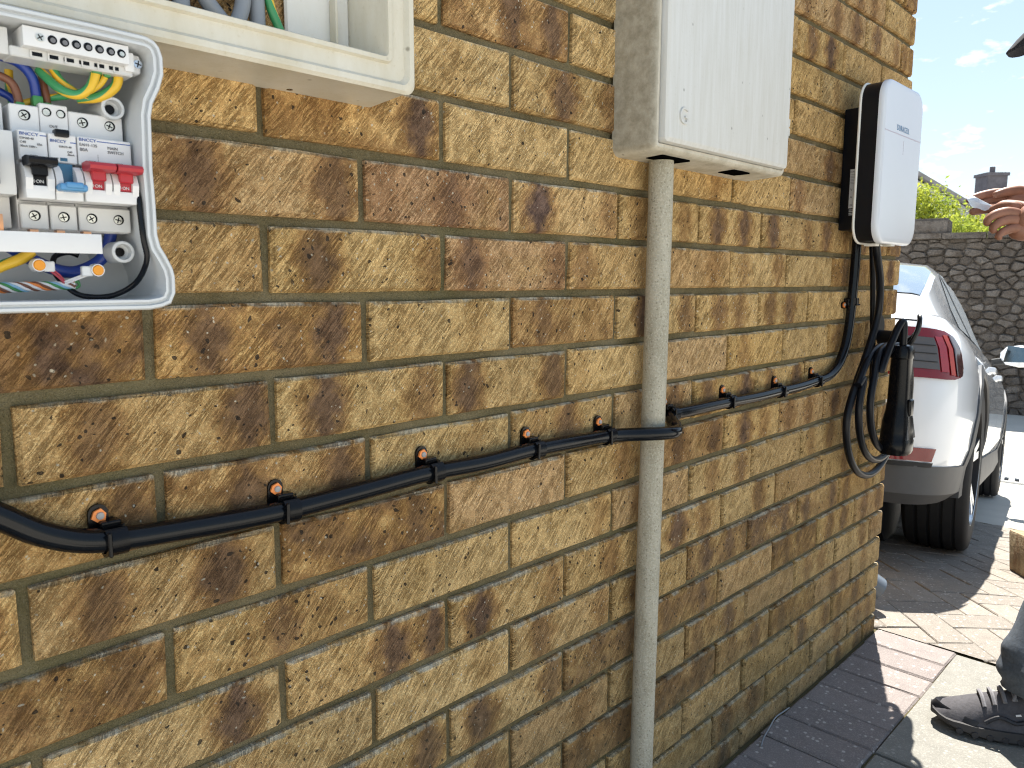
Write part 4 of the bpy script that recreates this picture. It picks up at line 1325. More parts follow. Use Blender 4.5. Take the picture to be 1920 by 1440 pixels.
# ------------------------------------------------------------------ shrubs behind the far wall
def shrub(name, label, base, clumps, nleaf, size, seed, cat='shrub'):
    rr = random.Random(seed)
    root = thing(name, label, cat, base)
    bm = bmesh.new()
    for cx, cy, cz, r in clumps:
        add_tube(bm, [(0, 0, -.6), (cx * .4, cy * .4, cz * .45), (cx, cy, cz)], lambda s: .045 * (1 - .75 * s), 6, 4)
    finish('trunk', bm, 'bark', root)
    me = bpy.data.meshes.new('crown')
    vs, fs = [], []
    for k in range(nleaf):
        cx, cy, cz, r = rr.choice(clumps)
        d = Vector((rr.gauss(0, 1), rr.gauss(0, 1), rr.gauss(0, 1))).normalized() * r * (rr.random() ** .45)
        if rr.random() < .12: d *= 1.25
        p = Vector((cx, cy, cz)) + d
        a = Vector((rr.gauss(0, 1), rr.gauss(0, 1), rr.gauss(0, .6) - .2)).normalized()
        b = a.orthogonal().normalized(); b.rotate(Matrix.Rotation(rr.uniform(0, 6.28), 3, a))
        L = size * rr.uniform(.6, 1.3); w = L * .42
        n = a.cross(b)
        i = len(vs)
        vs += [p, p + b * L * .5 + n * w * .5 + a * .1 * L, p + b * L, p + b * L * .5 - n * w * .5 + a * .1 * L]
        fs.append((i, i + 1, i + 2, i + 3))
    me.from_pydata(vs, [], fs); me.update()
    link('crown', me, 'leaf', root, kind='stuff')
    return root


shrub('shrub', 'bright yellow green shrub growing above the far stone wall', (14.10, 3.15, .0),
      [(-.02, .62, 1.35, .42), (.05, .35, 1.25, .42), (.1, .05, 1.02, .42), (.0, .75, .95, .45), (0, .35, .75, .5), (.1, -.12, .72, .42), (.1, -.42, .80, .33), (0, 1.1, 1.45, .5), (.0, 1.4, 1.0, .6), (.15, -.55, .55, .32), (0, .9, 1.62, .3)], 9000, .085, 3)
shrub('shrub', 'low dense green shrub spilling onto the coping of the far stone wall', (12.55, 2.45, .2),
      [(0, .0, .52, .20), (.05, -.28, .50, .17), (0, .25, .62, .22), (.05, .5, .55, .2), (.0, -.5, .42, .13)], 2600, .06, 5)

# ------------------------------------------------------------------ houses beyond
def gable_house(name, label, o, right, w, dpt, eave, ridge, zb_):
    """o: ground-level corner, right: unit vector along the front, ridge runs back"""
    root = thing(name, label, 'house', (o.x, o.y, 0))
    rt = Vector(right).normalized(); bk = Vector((-rt.y, rt.x, 0)) * -1
    if bk.x < 0: bk = -bk
    P = lambda a, b, z: rt * a + bk * b + Vector((0, 0, z))
    bm = bmesh.new()
    f = [P(0, 0, zb_), P(w, 0, zb_), P(w, 0, eave), P(w / 2, 0, ridge), P(0, 0, eave)]
    add_loft(bm, [[p for p in f], [p + bk * dpt for p in f]])
    finish('wall', bm, 'render_wall', root, smooth=0)
    bm = bmesh.new()
    for sgn in (0, 1):
        e0 = P(-.35, -.25, eave - .18) if sgn == 0 else P(w + .35, -.25, eave - .18)
        t0 = P(w / 2, -.25, ridge + .12)
        q = [e0, t0, t0 + Vector((0, 0, .14)), e0 + Vector((0, 0, .14))]
        add_loft(bm, [q, [p + bk * (dpt + .5) for p in q]])
    rf = finish('roof', bm, 'roof_slate', root, smooth=0)
    return root, P, rf


vd = Vector((28.555, 8.202, 0)); ve = Vector((29.898, 6.629, 0))
rt = (ve - vd).normalized()
apex = vd - rt * 1.35
zap, zev = 3.60 + 1.35 * .523, 2.733 - .5
half_w = (ve - apex).length
gable_house('gabled_house', 'pale house with a grey sloping roof verge behind the yellow green shrub', apex - rt * half_w, rt, 2 * half_w, 8, zev + .1, zap - .1, -2.5)
hb = thing('roofed_house', 'house with a long ribbed grey roof and dark chimney at the right', 'house', (35.4, 6.6, 0))
r2 = (Vector((35.825, 6.514, 0)) - Vector((34.25, 8.1, 0))).normalized()
b2 = Vector((-r2.y, r2.x, 0)); b2 = b2 if b2.x > 0 else -b2
def Q(a, b, z): return r2 * a + b2 * b + Vector((0, 0, z))
bm = bmesh.new()
for i in range(1):
    f = [Q(-1.0, -3, -2.5), Q(-1.0, -3, 1.8), Q(-1.0, 0, 3.35), Q(-1.0, 3, 1.8), Q(-1.0, 3, -2.5)]
    add_loft(bm, [f, [p + r2 * 10 for p in f]])
finish('wall', bm, 'render_wall', hb, smooth=0)
bm = bmesh.new()
for sgn in (-1, 1):
    f = [Q(-1.15, 0, 3.46), Q(-1.15, 3.4 * sgn, 1.70), Q(-1.15, 3.4 * sgn, 1.58), Q(-1.15, 0, 3.34)]
    add_loft(bm, [f, [p + r2 * 10.3 for p in f]])
rf = finish('roof', bm, 'roof_slate', hb, smooth=0)
for k in range(34):
    bm = bmesh.new()
    a = -1.1 + k * .30
    add_tube(bm, [Q(a, -.05, 3.46), Q(a, -3.38, 1.74)], .055, 6, 1)
    finish('roof_rib', bm, 'roof_slate', rf)
bm = bmesh.new()
f = [Q(-1.45, -.3, 1.5), Q(-.68, -.3, 1.5), Q(-.68, .5, 1.5), Q(-1.45, .5, 1.5)]
add_loft(bm, [f, [p + Vector((0, 0, 2.60)) for p in f]])
f = [Q(-1.50, -.35, 4.08), Q(-.63, -.35, 4.08), Q(-.63, .55, 4.08), Q(-1.50, .55, 4.08)]
add_loft(bm, [f, [p + Vector((0, 0, .12)) for p in f]])
ch = finish('chimney', bm, 'chimney_brick', hb, smooth=0)
bm = bmesh.new(); add_cyl(bm, Q(-1.05, .1, 4.2), (0, 0, 1), .10, .26, 10); finish('chimney_pot', bm, 'chimney_brick', ch)
for o, lab_ in ((Vector((26.5, 7.7, 2.2)), None),):
    pass

# ------------------------------------------------------------------ drain grate
dg = thing('drain_grate', 'white slotted drain grate in the pale ground beyond the car', 'drain grate', (7.30, .52, zg(7.3)))
dg.rotation_euler = (0, 0, R(10))
bm = bmesh.new()
for y0, y1 in ((-.85, -.82), (.82, .85)): add_box(bm, (-.09, y0, -.01), (.09, y1, .012))
for x0, x1 in ((-.09, -.07), (.07, .09)): add_box(bm, (x0, -.82, -.01), (x1, .82, .012))
finish('frame', bm, 'drain_white', dg)
for k in range(22):
    box('bar', (-.07, -.80 + k * .075, -.01), (.07, -.76 + k * .075, .011), 'drain_white', dg)
box('channel', (-.07, -.82, -.012), (.07, .82, -.002), 'black_plastic', dg)

# ------------------------------------------------------------------ white car
car = thing('white_car', 'white electric car parked nose down on the drive beyond the wall corner', 'car', (3.0089, .990, -1.039))
yaw, pit = R(9.5), R(-8.8)
Xc = Vector((math.cos(yaw) * math.cos(pit), math.sin(yaw) * math.cos(pit), math.sin(pit)))
Yc = Vector((-math.sin(yaw), math.cos(yaw), 0)); Zc = Xc.cross(Yc)
car.rotation_euler = Matrix((Xc, Yc, Zc)).transposed().to_euler()


def lerp_tab(tab, x):
    if x <= tab[0][0]: return tab[0][1]
    for (a, va), (b, vb) in zip(tab, tab[1:]):
        if x <= b:
            s = (x - a) / (b - a); s = s * s * (3 - 2 * s) if False else s
            return va + (vb - va) * s
    return tab[-1][1]


TOP = [(-.82, .80), (-.78, .875), (-.70, .915), (-.60, .930), (-.45, .950), (-.30, 1.005), (0, 1.105), (.3, 1.195), (.6, 1.28), (1.0, 1.365), (1.4, 1.405), (1.8, 1.395), (2.1, 1.34), (2.4, 1.20), (2.7, 1.06), (2.95, .985), (3.2, .93), (3.45, .85), (3.6, .74), (3.66, .62)]
BELT = [(-.82, .78), (-.78, .85), (-.70, .885), (-.60, .89), (-.45, .89), (0, .90), (1, .915), (2, .92), (2.6, .91), (2.95, .88), (3.2, .83), (3.45, .76), (3.6, .66), (3.66, .58)]
WID = [(-.82, .74), (-.80, .82), (-.76, .895), (-.68, .95), (-.55, .985), (-.35, 1.0), (2.6, 1.0), (3.0, .98), (3.3, .93), (3.5, .86), (3.6, .76), (3.66, .64)]
RHW = [(-.82, .60), (-.6, .70), (-.3, .715), (0, .695), (.5, .65), (1.0, .61), (1.6, .60), (2.1, .64), (2.6, .70), (3.0, .70), (3.66, .58)]


def section(x):
    w = lerp_tab(WID, x); tp = lerp_tab(TOP, x); bl = lerp_tab(BELT, x); rh = lerp_tab(RHW, x)
    k = min(1, (bl - .35) / .54)
    zz = lambda z: .34 + (z - .34) * k
    gl = max(0, min(1, (tp - bl - .03) / .12))          # how much greenhouse there is
    p = [(.905, .345), (.928, .43), (.935, .55), (.930, .68), (.912, .77), (.880, .835)]
    pts = [(y * w, zz(z)) for y, z in p]
    pts.append((.835 * w, bl - .004))
    pts.append((.815 * w, bl + .012 * gl))
    h = tp - bl
    hw = rh if gl > .2 else min(rh, .79 * w)
    e0 = (.80 * w, bl + .02 * gl + .004)
    pts.append(e0)
    pts.append((e0[0] + (hw - e0[0]) * .45, bl + h * .42))
    pts.append((hw + .012, bl + h * .84))
    pts.append((hw - .045, bl + h * .955))
    pts.append((hw * .62, bl + h * .99 + .008))
    pts.append((hw * .3, tp + .012))
    pts.append((0, tp + .014))
    return pts


STX = [-.82, -.80, -.765, -.72, -.66, -.60, -.52, -.45, -.35, -.2, 0, .15, .3, .45, .6, .8, 1.0, 1.2, 1.4, 1.6, 1.8, 1.95, 2.1, 2.25, 2.4, 2.55, 2.7, 2.85, 2.95, 3.08, 3.2, 3.33, 3.45, 3.54, 3.6, 3.645, 3.66]
SEC = [section(x) for x in STX]
bm = bmesh.new()
NP = len(SEC[0])
rings = []
for x, s in zip(STX, SEC):
    left = [(x, y, z) for y, z in s]
    right = [(x, -y, z) for y, z in s[:-1]]
    rings.append(right + left[::-1])
    # closed underneath
V = [[bm.verts.new(p) for p in r] for r in rings]
n = len(V[0])
for a, b in zip(V, V[1:]):
    for k in range(n): bm.faces.new((a[k], a[(k + 1) % n], b[(k + 1) % n], b[k]))
bm.faces.new(V[0][::-1]); bm.faces.new(V[-1])
bmesh.ops.recalc_face_normals(bm, faces=bm.faces[:])
WBX = 2.80
cut = bmesh.new()
for wx in (0, WBX):
    for sy in (-1, 1):
        add_cyl(cut, (wx, sy * .60, .35), (0, sy, 0), .375, .5, 40)
bmesh.ops.recalc_face_normals(cut, faces=cut.faces[:])
mc = bpy.data.meshes.new('cut'); cut.to_mesh(mc); cut.free()
oc = bpy.data.objects.new('cut', mc)
mb = bpy.data.meshes.new('body'); bm.to_mesh(mb); bm.free()
ob = bpy.data.objects.new('body', mb)
COL.objects.link(ob); COL.objects.link(oc)
md = ob.modifiers.new('b', 'BOOLEAN'); md.operation = 'DIFFERENCE'; md.object = oc; md.solver = 'EXACT'
dg_ = bpy.context.evaluated_depsgraph_get(); dg_.update()
me = bpy.data.meshes.new_from_object(ob.evaluated_get(dg_))
bpy.data.objects.remove(ob); bpy.data.objects.remove(oc)
me.name = 'body'
me.materials.clear(); me.materials.append(MATS['car_white'])
me.polygons.foreach_set('use_smooth', [True] * len(me.polygons)); me.set_sharp_from_angle(angle=R(28))
link('body', me, None, car)


def body_pt(x, k, off, side):
    """point k (float row) on the section at x, pushed outwards by off"""
    s = section(x)
    i = min(int(k), len(s) - 2); f = k - i
    y = s[i][0] + (s[i + 1][0] - s[i][0]) * f; z = s[i][1] + (s[i + 1][1] - s[i][1]) * f
    dy, dz = s[i + 1][0] - s[i][0], s[i + 1][1] - s[i][1]
    l = math.hypot(dy, dz) or 1
    return Vector((x, side * (y + off * dz / l), z - off * dy / l))


def patch_(name, grid, mat, parent=car, thick=.004):
    bm = bmesh.new()
    V = [[bm.verts.new(p) for p in row] for row in grid]
    for a, b in zip(V, V[1:]):
        for k in range(len(a) - 1): bm.faces.new((a[k], a[k + 1], b[k + 1], b[k]))
    o = finish(name, bm, mat, parent, smooth=50, flip=False)
    return o


# rear glass (spans both sides of the centre line), windscreen, side glass
def glass_band(name, x0, x1, k0, nx=10):
    g = []
    for i in range(nx + 1):
        x = x0 + (x1 - x0) * i / nx
        row = []
        s = section(x)
        a = [body_pt(x, k, .005, -1) for k in (k0, k0 + .5, 12, 13, 13.99)]
        b = [body_pt(x, k, .005, 1) for k in (13, 12, k0 + .5, k0)]
        row = a + b
        g.append(row)
    return patch_(name, g, 'car_glass')
glass_band('rear_window', -.25, .62, 10.45)
glass_band('windscreen', 2.02, 2.72, 11.0)
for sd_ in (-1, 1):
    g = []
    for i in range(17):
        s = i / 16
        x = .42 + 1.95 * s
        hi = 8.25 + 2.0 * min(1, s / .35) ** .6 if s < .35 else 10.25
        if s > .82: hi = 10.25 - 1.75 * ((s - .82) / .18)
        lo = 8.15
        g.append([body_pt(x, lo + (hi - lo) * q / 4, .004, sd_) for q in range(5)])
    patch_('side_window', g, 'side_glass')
    for xp in (1.05,):
        patch_('window_pillar', [[body_pt(xp + dx, 8.15 + 2.1 * q / 4, .006, sd_) for q in range(5)] for dx in (0, .05, .09)], 'car_dark')


def plan(q, z, off=0.0, side=-1):
    """point on the rear quarter: q<=1 runs along the side from x=-.30 back to the corner, q in 1..2 across the tail"""
    x = -.30 - .50 * min(q, 1.0)
    w = lerp_tab(WID, x)
    hz = [(.345, .905), (.43, .928), (.55, .935), (.68, .930), (.77, .912), (.835, .880), (.89, .835)]
    y = lerp_tab(hz, z) * w
    if q > 1:
        y = y * (1 - (q - 1) * .75)
        return Vector((-.82 - off - .012 * (q - 1) * 0, side * y, z))
    nxt = lerp_tab(hz, z) * lerp_tab(WID, x - .01)
    nx_, ny_ = -(y - nxt), .01
    l = math.hypot(nx_, ny_)
    return Vector((x + off * nx_ / l * 1.0 - 0, side * (y + off * ny_ / l), z))


for sd_ in (-1, 1):
    def lamp(name, q0, q1, z0, z1, off, mat, taper=0.0, parent=car, n=14):
        g = []
        for i in range(n + 1):
            s = i / n
            q = q0 + (q1 - q0) * s
            f = 1.0
            if taper and s < taper: f = math.sqrt(max(0, 1 - ((taper - s) / taper) ** 2)) * .55 + .45
            zm = (z0 + z1) / 2
            g.append([plan(q, zm + (zz - zm) * f, off, sd_) for zz in (z0, z0 + (z1 - z0) * .33, z0 + (z1 - z0) * .66, z1)])
        return patch_(name, g, mat, parent)
    tl = lamp('tail_light', .64, 1.62, .665, .832, .007, 'light_red', .22)
    lamp('lamp_end', .655, .765, .680, .818, .0085, 'light_dark', .5, tl)
    lamp('lamp_bar', .780, .815, .682, .815, .0095, 'lamp_orange', 0, tl)
    lamp('lamp_bar', .830, .890, .690, .806, .0095, 'light_bar', 0, tl)
    lamp('lamp_lens', .905, 1.56, .695, .800, .0115, 'light_gray', 0, tl)
    for k in range(3): lamp('lamp_line', .915, 1.40, .718 + k * .027, .721 + k * .027, .0150, 'car_dark', 0, tl)
    rl = lamp('rear_reflector', .870, 1.55, .388, .432, .006, 'light_red')
    lamp('reflector_trim', .855, 1.6, .368, .384, .006, 'car_dark')
# dark lower bumper, sills and cladding
g = []
bm = bmesh.new()
prof = [(-.60, .36), (-.60, .20)]
rings = []
for q in [-.0, .15, .3, .45, .6, .7, .8, .88, .94, 1.0, 1.15, 1.4, 1.7, 2.0, 2.3]:
    p_hi = plan(q, .372, .005, -1); p_lo = plan(q, .372, -.004, -1); p_lo.z = .275
    p_b = plan(q, .372, -.05, -1); p_b.z = .235; p_i = plan(q, .372, -.25, -1); p_i.z = .23
    rings.append([p_hi, p_lo, p_b, p_i])
full = rings + [[Vector((p.x, -p.y, p.z)) for p in r] for r in rings[::-1]]
V = [[bm.verts.new(p) for p in r] for r in full]
for a, b in zip(V, V[1:]):
    for k in range(3): bm.faces.new((a[k], a[k + 1], b[k + 1], b[k]))
finish('lower_bumper', bm, 'car_gray', car, smooth=30)
box('diffuser', (-.80, -.42, .20), (-.60, .42, .29), 'car_dark', car, .01)
box('underbody', (-.55, -.62, .17), (3.35, .62, .36), 'car_dark', car, .02)
for sd_ in (-1, 1):
    bm = bmesh.new()
    add_loft(bm, [[(x, sd_ * y, z) for y, z in ((.80, .20), (.905, .21), (.925, .27), (.915, .355), (.80, .355))] for x in (.40, 2.40)])
    finish('sill', bm, 'car_gray', car)
    for wx in (0, WBX):
        bm = bmesh.new()
        rings = []
        for k in range(29):
            a_ = R(-14 + 208 * k / 28)
            c_, s_ = math.cos(a_), math.sin(a_)
            row_ = []
            for rr_, off_ in ((.372, -.12), (.368, .003), (.376, .010), (.415, .006), (.419, -.03)):
                zz_ = .35 + rr_ * s_
                yb_ = lerp_tab([(.10, .90), (.345, .905), (.43, .928), (.55, .935), (.68, .930), (.77, .912), (.835, .880)], zz_) * lerp_tab(WID, wx + rr_ * c_)
                row_.append((wx + rr_ * c_, sd_ * (yb_ + off_), zz_))
            rings.append(row_)
        add_loft(bm, rings, True, True)
        finish('arch_cladding', bm, 'car_gray', car)
        bm = bmesh.new()
        add_cyl(bm, (wx, sd_ * .62, .35), (0, sd_, 0), .372, .02, 36)
        finish('wheel_well', bm, 'car_dark', car)
        # wheel: tyre > grooves shaped in the profile; rim with spokes
        bm = bmesh.new()
        prof = []
        for yy, rr_ in ((.705, .235), (.700, .30), (.708, .335), (.722, .352), (.752, .3545), (.754, .346), (.763, .346), (.765, .3555), (.795, .356), (.797, .347), (.806, .347), (.808, .356), (.838, .356), (.840, .347), (.849, .347), (.851, .3555), (.880, .3545), (.882, .346), (.890, .346), (.892, .353), (.915, .349), (.928, .335), (.934, .30), (.928, .240), (.915, .235)):
            prof.append((yy, rr_))
        N_ = 48
        rings = [[(wx + rr_ * .96 * math.cos(2 * math.pi * k / N_), sd_ * yy, .342 + rr_ * .96 * math.sin(2 * math.pi * k / N_)) for yy, rr_ in prof] for k in range(N_)]
        V = [[bm.verts.new(p) for p in r] for r in rings]
        for i in range(N_):
            a, b = V[i], V[(i + 1) % N_]
            for k in range(len(prof)):
                bm.faces.new((a[k], a[(k + 1) % len(prof)], b[(k + 1) % len(prof)], b[k]))
        wh = thing('wheel', '', '', (0, 0, 0)); del wh['label']; del wh['category']; wh.parent = car
        finish('tyre', bm, 'tyre', wh, smooth=40)
        bm = bmesh.new()
        prof2 = [(.72, .236), (.80, .225), (.90, .228), (.922, .238), (.930, .246), (.918, .238)]
        V = [[bm.verts.new((wx + rr_ * math.cos(2 * math.pi * k / N_), sd_ * yy, .356 + rr_ * math.sin(2 * math.pi * k / N_))) for yy, rr_ in prof2] for k in range(N_)]
        for i in range(N_):
            a, b = V[i], V[(i + 1) % N_]
            for k in range(len(prof2) - 1): bm.faces.new((a[k], a[k + 1], b[k + 1], b[k]))
        add_cyl(bm, (wx, sd_ * .84, .356), (0, sd_, 0), .22, .005, 30)
        for k in range(5):
            a_ = 2 * math.pi * k / 5 + .3
            for da in (-.13, .13):
                c_, s_ = math.cos(a_ + da), math.sin(a_ + da); c2, s2 = math.cos(a_), math.sin(a_)
                p0 = Vector((wx + .05 * c2, sd_ * .905, .356 + .05 * s2)); p1 = Vector((wx + .232 * c_, sd_ * .925, .356 + .232 * s_))
                t2 = Vector((-s_, 0, c_)) * .016
                add_loft(bm, [[p0 - t2, p0 + t2, p0 + t2 + Vector((0, -sd_ * .02, 0)), p0 - t2 + Vector((0, -sd_ * .02, 0))], [p1 - t2, p1 + t2, p1 + t2 + Vector((0, -sd_ * .02, 0)), p1 - t2 + Vector((0, -sd_ * .02, 0))]])
        add_cyl(bm, (wx, sd_ * .89, .356), (0, sd_, 0), .055, .022, 20)
        finish('rim', bm, 'rim_metal', wh, smooth=35)
    bm = bmesh.new()                              # door mirror
    bmm = []
    for s_, rx, rz_ in ((0, .02, .02), (.15, .07, .055), (.5, .085, .068), (.85, .075, .06), (1, .04, .03)):
        yy = sd_ * (.90 + .20 * s_)
        bmm.append([(1.93 + rx * math.cos(2 * math.pi * k / 16), yy,   .945 + rz_ * math.sin(2 * math.pi * k / 16)) for k in range(16)])
    add_loft(bm, bmm)
    mr = finish('door_mirror', bm, 'car_white', car, smooth=60)
    bm = bmesh.new()
    add_loft(bm, [[(1.862, sd_ * (.925 + .165 * a),   .945 + z_) for a, z_ in ((0, -.035), (1, -.03), (1, .03), (.1, .045))], [(1.845, sd_ * (.92 + .175 * a),   .945 + z_) for a, z_ in ((0, -.045), (1, -.04), (1, .04), (.1, .055))]])
    finish('mirror_glass', bm, 'chrome', mr)
    bm = bmesh.new(); add_tube(bm, [(1.95, sd_ * .86, .90), (1.94, sd_ * .91, .91), (1.93, sd_ * .95, .92)], .022, 8, 3); finish('mirror_arm', bm, 'car_dark', mr)
    for hx in (.95, 1.75):
        bm = bmesh.new(); add_box(bm, (hx, sd_ * .905 - .02, .785), (hx + .22, sd_ * .905 + .02, .812), .008, 2); finish('door_handle', bm, 'car_white', car)
    for hx in (.55, 1.32, 2.25):
        patch_('panel_gap', [[body_pt(hx + dx, k, .0015, sd_) for k in (.2, 1, 2, 3, 4, 5, 6, 7, 8)] for dx in (0, .006)], 'car_dark')
box('roof_antenna', (.60, -.02, 1.29), (.72, .02, 1.335), 'car_white', car, .012)
patch_('tailgate_gap', [[plan(q, .852 + dz * .006, .002, sd) for q, sd in ((.92, -1), (1.0, -1), (1.5, -1), (2.3, -1), (2.3, 1), (1.5, 1), (1.0, 1), (.92, 1))] for dz in (0, 1)], 'car_dark')

# ------------------------------------------------------------------ person standing at the right edge
person = thing('person', 'person in dark cap and grey trousers holding a small clear packet at the right edge', 'person', (1.60, -.47, GZ))
OFF = Vector((1.60, -.47, GZ))


def skin_mesh(chains, sub=2):
    """chains: list of [(point, radius)...]; each is grown with a Skin modifier, all joined into one mesh"""
    out = bmesh.new()
    for ch, links, root in chains:
        me = bpy.data.meshes.new('tmp')
        me.from_pydata([Vector(p) - OFF for p, r in ch], links, [])
        o = bpy.data.objects.new('tmp', me); COL.objects.link(o)
        o.modifiers.new('s', 'SKIN')
        for i, (p, r) in enumerate(ch):
            sv = me.skin_vertices[0].data[i]
            sv.radius = r if isinstance(r, tuple) else (r, r)
            sv.use_root = (i == root)
        sm = o.modifiers.new('u', 'SUBSURF'); sm.levels = sub; sm.render_levels = sub
        dg_ = bpy.context.evaluated_depsgraph_get(); dg_.update()
        m2 = bpy.data.meshes.new_from_object(o.evaluated_get(dg_))
        out.from_mesh(m2)
        bpy.data.objects.remove(o); bpy.data.meshes.remove(m2); bpy.data.meshes.remove(me)
    return out


def line(n0, n): return [(i, i + 1) for i in range(n0, n0 + n - 1)]


def chain(*pr): return (list(pr), line(0, len(pr)), 0)


# body: pelvis root, spine, head, both arms and legs as one skeleton
B = [((1.695, -.760, .03), .085), ((1.690, -.735, .20), .080), ((1.675, -.685, .38), .085), ((1.660, -.640, .47), .065), ((1.645, -.575, .52), .050), ((1.616, -.480, .560), .070), ((1.612, -.460, .600), .065),
     # left arm (towards the camera)
     ((1.535, -.690, .46), .062), ((1.500, -.640, .24), .046), ((1.507, -.520, .165), .040), ((1.513, -.400, .158), .029), ((1.505, -.352, .166), (.036, .026)),
     # right arm
     ((1.820, -.600, .46), .062), ((1.830, -.520, .25), .046), ((1.760, -.440, .215), .038), ((1.668, -.362, .205), .028), ((1.632, -.330, .212), (.034, .024)),
     # left leg
     ((1.640, -.740, -.05), .060), ((1.652, -.530, -.43), .042), ((1.602, -.462, -.80), .036), ((1.592, -.466, -.86), .036),
     # right leg
     ((1.790, -.760, -.05), .060), ((1.800, -.700, -.45), .042), ((1.800, -.790, -.80), .042), ((1.800, -.790, -.86), .040)]
L = [(0, 1), (1, 2), (2, 3), (3, 4), (4, 5), (5, 6), (2, 7), (7, 8), (8, 9), (9, 10), (10, 11), (2, 12), (12, 13), (13, 14), (14, 15), (15, 16), (0, 17), (17, 18), (18, 19), (19, 20), (0, 21), (21, 22), (22, 23), (23, 24)]
hands = [
    # left hand: palm block then five fingers rooted in it
    chain(((1.513, -.395, .160), .028), ((1.504, -.366, .166), .031), ((1.496, -.346, .172), .031), ((1.490, -.330, .178), .024)),
    chain(((1.507, -.360, .150), .024), ((1.492, -.340, .153), .024), ((1.478, -.328, .157), .018)),
    chain(((1.500, -.340, .190), .0130), ((1.497, -.322, .2005), .0115), ((1.507, -.306, .2010), .0095), ((1.511, -.293, .1975), .0085), ((1.505, -.283, .1925), .0070)),
    chain(((1.490, -.340, .180), .0125), ((1.470, -.322, .186), .0115), ((1.452, -.304, .1805), .0100), ((1.446, -.293, .169), .0088), ((1.456, -.296, .160), .0078)),
    chain(((1.486, -.342, .168), .0120), ((1.468, -.326, .172), .0110), ((1.452, -.311, .164), .0095), ((1.447, -.303, .153), .0085), ((1.458, -.308, .147), .0076)),
    chain(((1.486, -.346, .155), .0110), ((1.470, -.332, .155), .0098), ((1.456, -.319, .147), .0085), ((1.451, -.312, .138), .0075), ((1.461, -.318, .135), .0068)),
    chain(((1.522, -.360, .184), .0145), ((1.530, -.332, .199), .0125), ((1.524, -.306, .2055), .0100), ((1.519, -.290, .2015), .0075)),
    # right hand, palm up round the packet
    chain(((1.660, -.355, .206), .027), ((1.630, -.325, .214), .030), ((1.608, -.300, .220), .028), ((1.592, -.284, .224), .020)),
    chain(((1.640, -.338, .200), .022), ((1.612, -.312, .203), .022), ((1.590, -.292, .206), .016)),
    chain(((1.608, -.296, .232), .0120), ((1.590, -.272, .2345), .0110), ((1.570, -.250, .2290), .0095), ((1.556, -.236, .2225), .0082), ((1.550, -.231, .2165), .0068)),
    chain(((1.600, -.292, .222), .0118), ((1.583, -.270, .218), .0105), ((1.566, -.252, .210), .0095), ((1.556, -.243, .204), .0080)),
    chain(((1.598, -.298, .210), .0115), ((1.576, -.278, .205), .0105), ((1.553, -.262, .199), .0095), ((1.534, -.252, .195), .0088), ((1.522, -.246, .194), .0078)),
    chain(((1.600, -.306, .200), .0105), ((1.580, -.290, .194), .0095), ((1.560, -.276, .187), .0085), ((1.548, -.270, .181), .0072)),
    chain(((1.620, -.325, .226), .0140), ((1.598, -.312, .238), .0120), ((1.575, -.292, .234), .0100), ((1.560, -.275, .226), .0080)),
]
bm = skin_mesh([(B, L, 0)] + hands)
# face: nose, ears, mouth
fd = Vector((-.28, .94, -.25)).normalized()
hc = Vector((1.612, -.458, .570)) - OFF
sd_v = Vector((fd.y, -fd.x, 0)).normalized(); upv = sd_v.cross(fd)
def fp(a, b, c): return hc + sd_v * a + upv * b + fd * c
hm = Matrix((sd_v * .074, fd * .092, upv * .112)).transposed().to_4x4(); hm.translation = hc
bmesh.ops.create_uvsphere(bm, u_segments=24, v_segments=16, radius=1.0, matrix=hm)
add_tube(bm, [fp(0, -.05, .02), fp(0, -.10, .045), fp(0, -.112, .062)], lambda s: .055 - .02 * s, 12, 4)
for pts, r in (([fp(0, .02, .075), fp(0, -.01, .092), fp(0, -.02, .088)], .011), ([fp(-.022, -.062, .078), fp(0, -.060, .084), fp(.022, -.062, .078)], .006), ([fp(.072, .02, -.01), fp(.078, -.01, -.01), fp(.070, -.03, -.008)], .013), ([fp(-.072, .02, -.01), fp(-.078, -.01, -.01), fp(-.070, -.03, -.008)], .013), ([fp(0, -.095, .06), fp(0, -.100, .066), fp(0, -.098, .05)], .018)):
    add_tube(bm, pts, r, 10, 4)
finish('body', bm, 'skin', person, smooth=80, flip=True)
for s_ in (-1, 1):
    bm = bmesh.new(); bmesh.ops.create_uvsphere(bm, u_segments=12, v_segments=8, radius=.012, matrix=Matrix.Translation(fp(.030 * s_, .018, .074)))
    finish('eye', bm, 'print_white', person)
# T-shirt
T = [((1.698, -.765, -.04), .185), ((1.692, -.738, .18), .180), ((1.677, -.690, .37), .190), ((1.662, -.645, .47), .120), ((1.535, -.690, .46), .092), ((1.508, -.655, .31), .080), ((1.820, -.600, .46), .092), ((1.828, -.545, .31), .080)]
bm = skin_mesh([(T, [(0, 1), (1, 2), (2, 3), (2, 4), (4, 5), (2, 6), (6, 7)], 0)])
finish('shirt', bm, 'shirt', person, smooth=80)
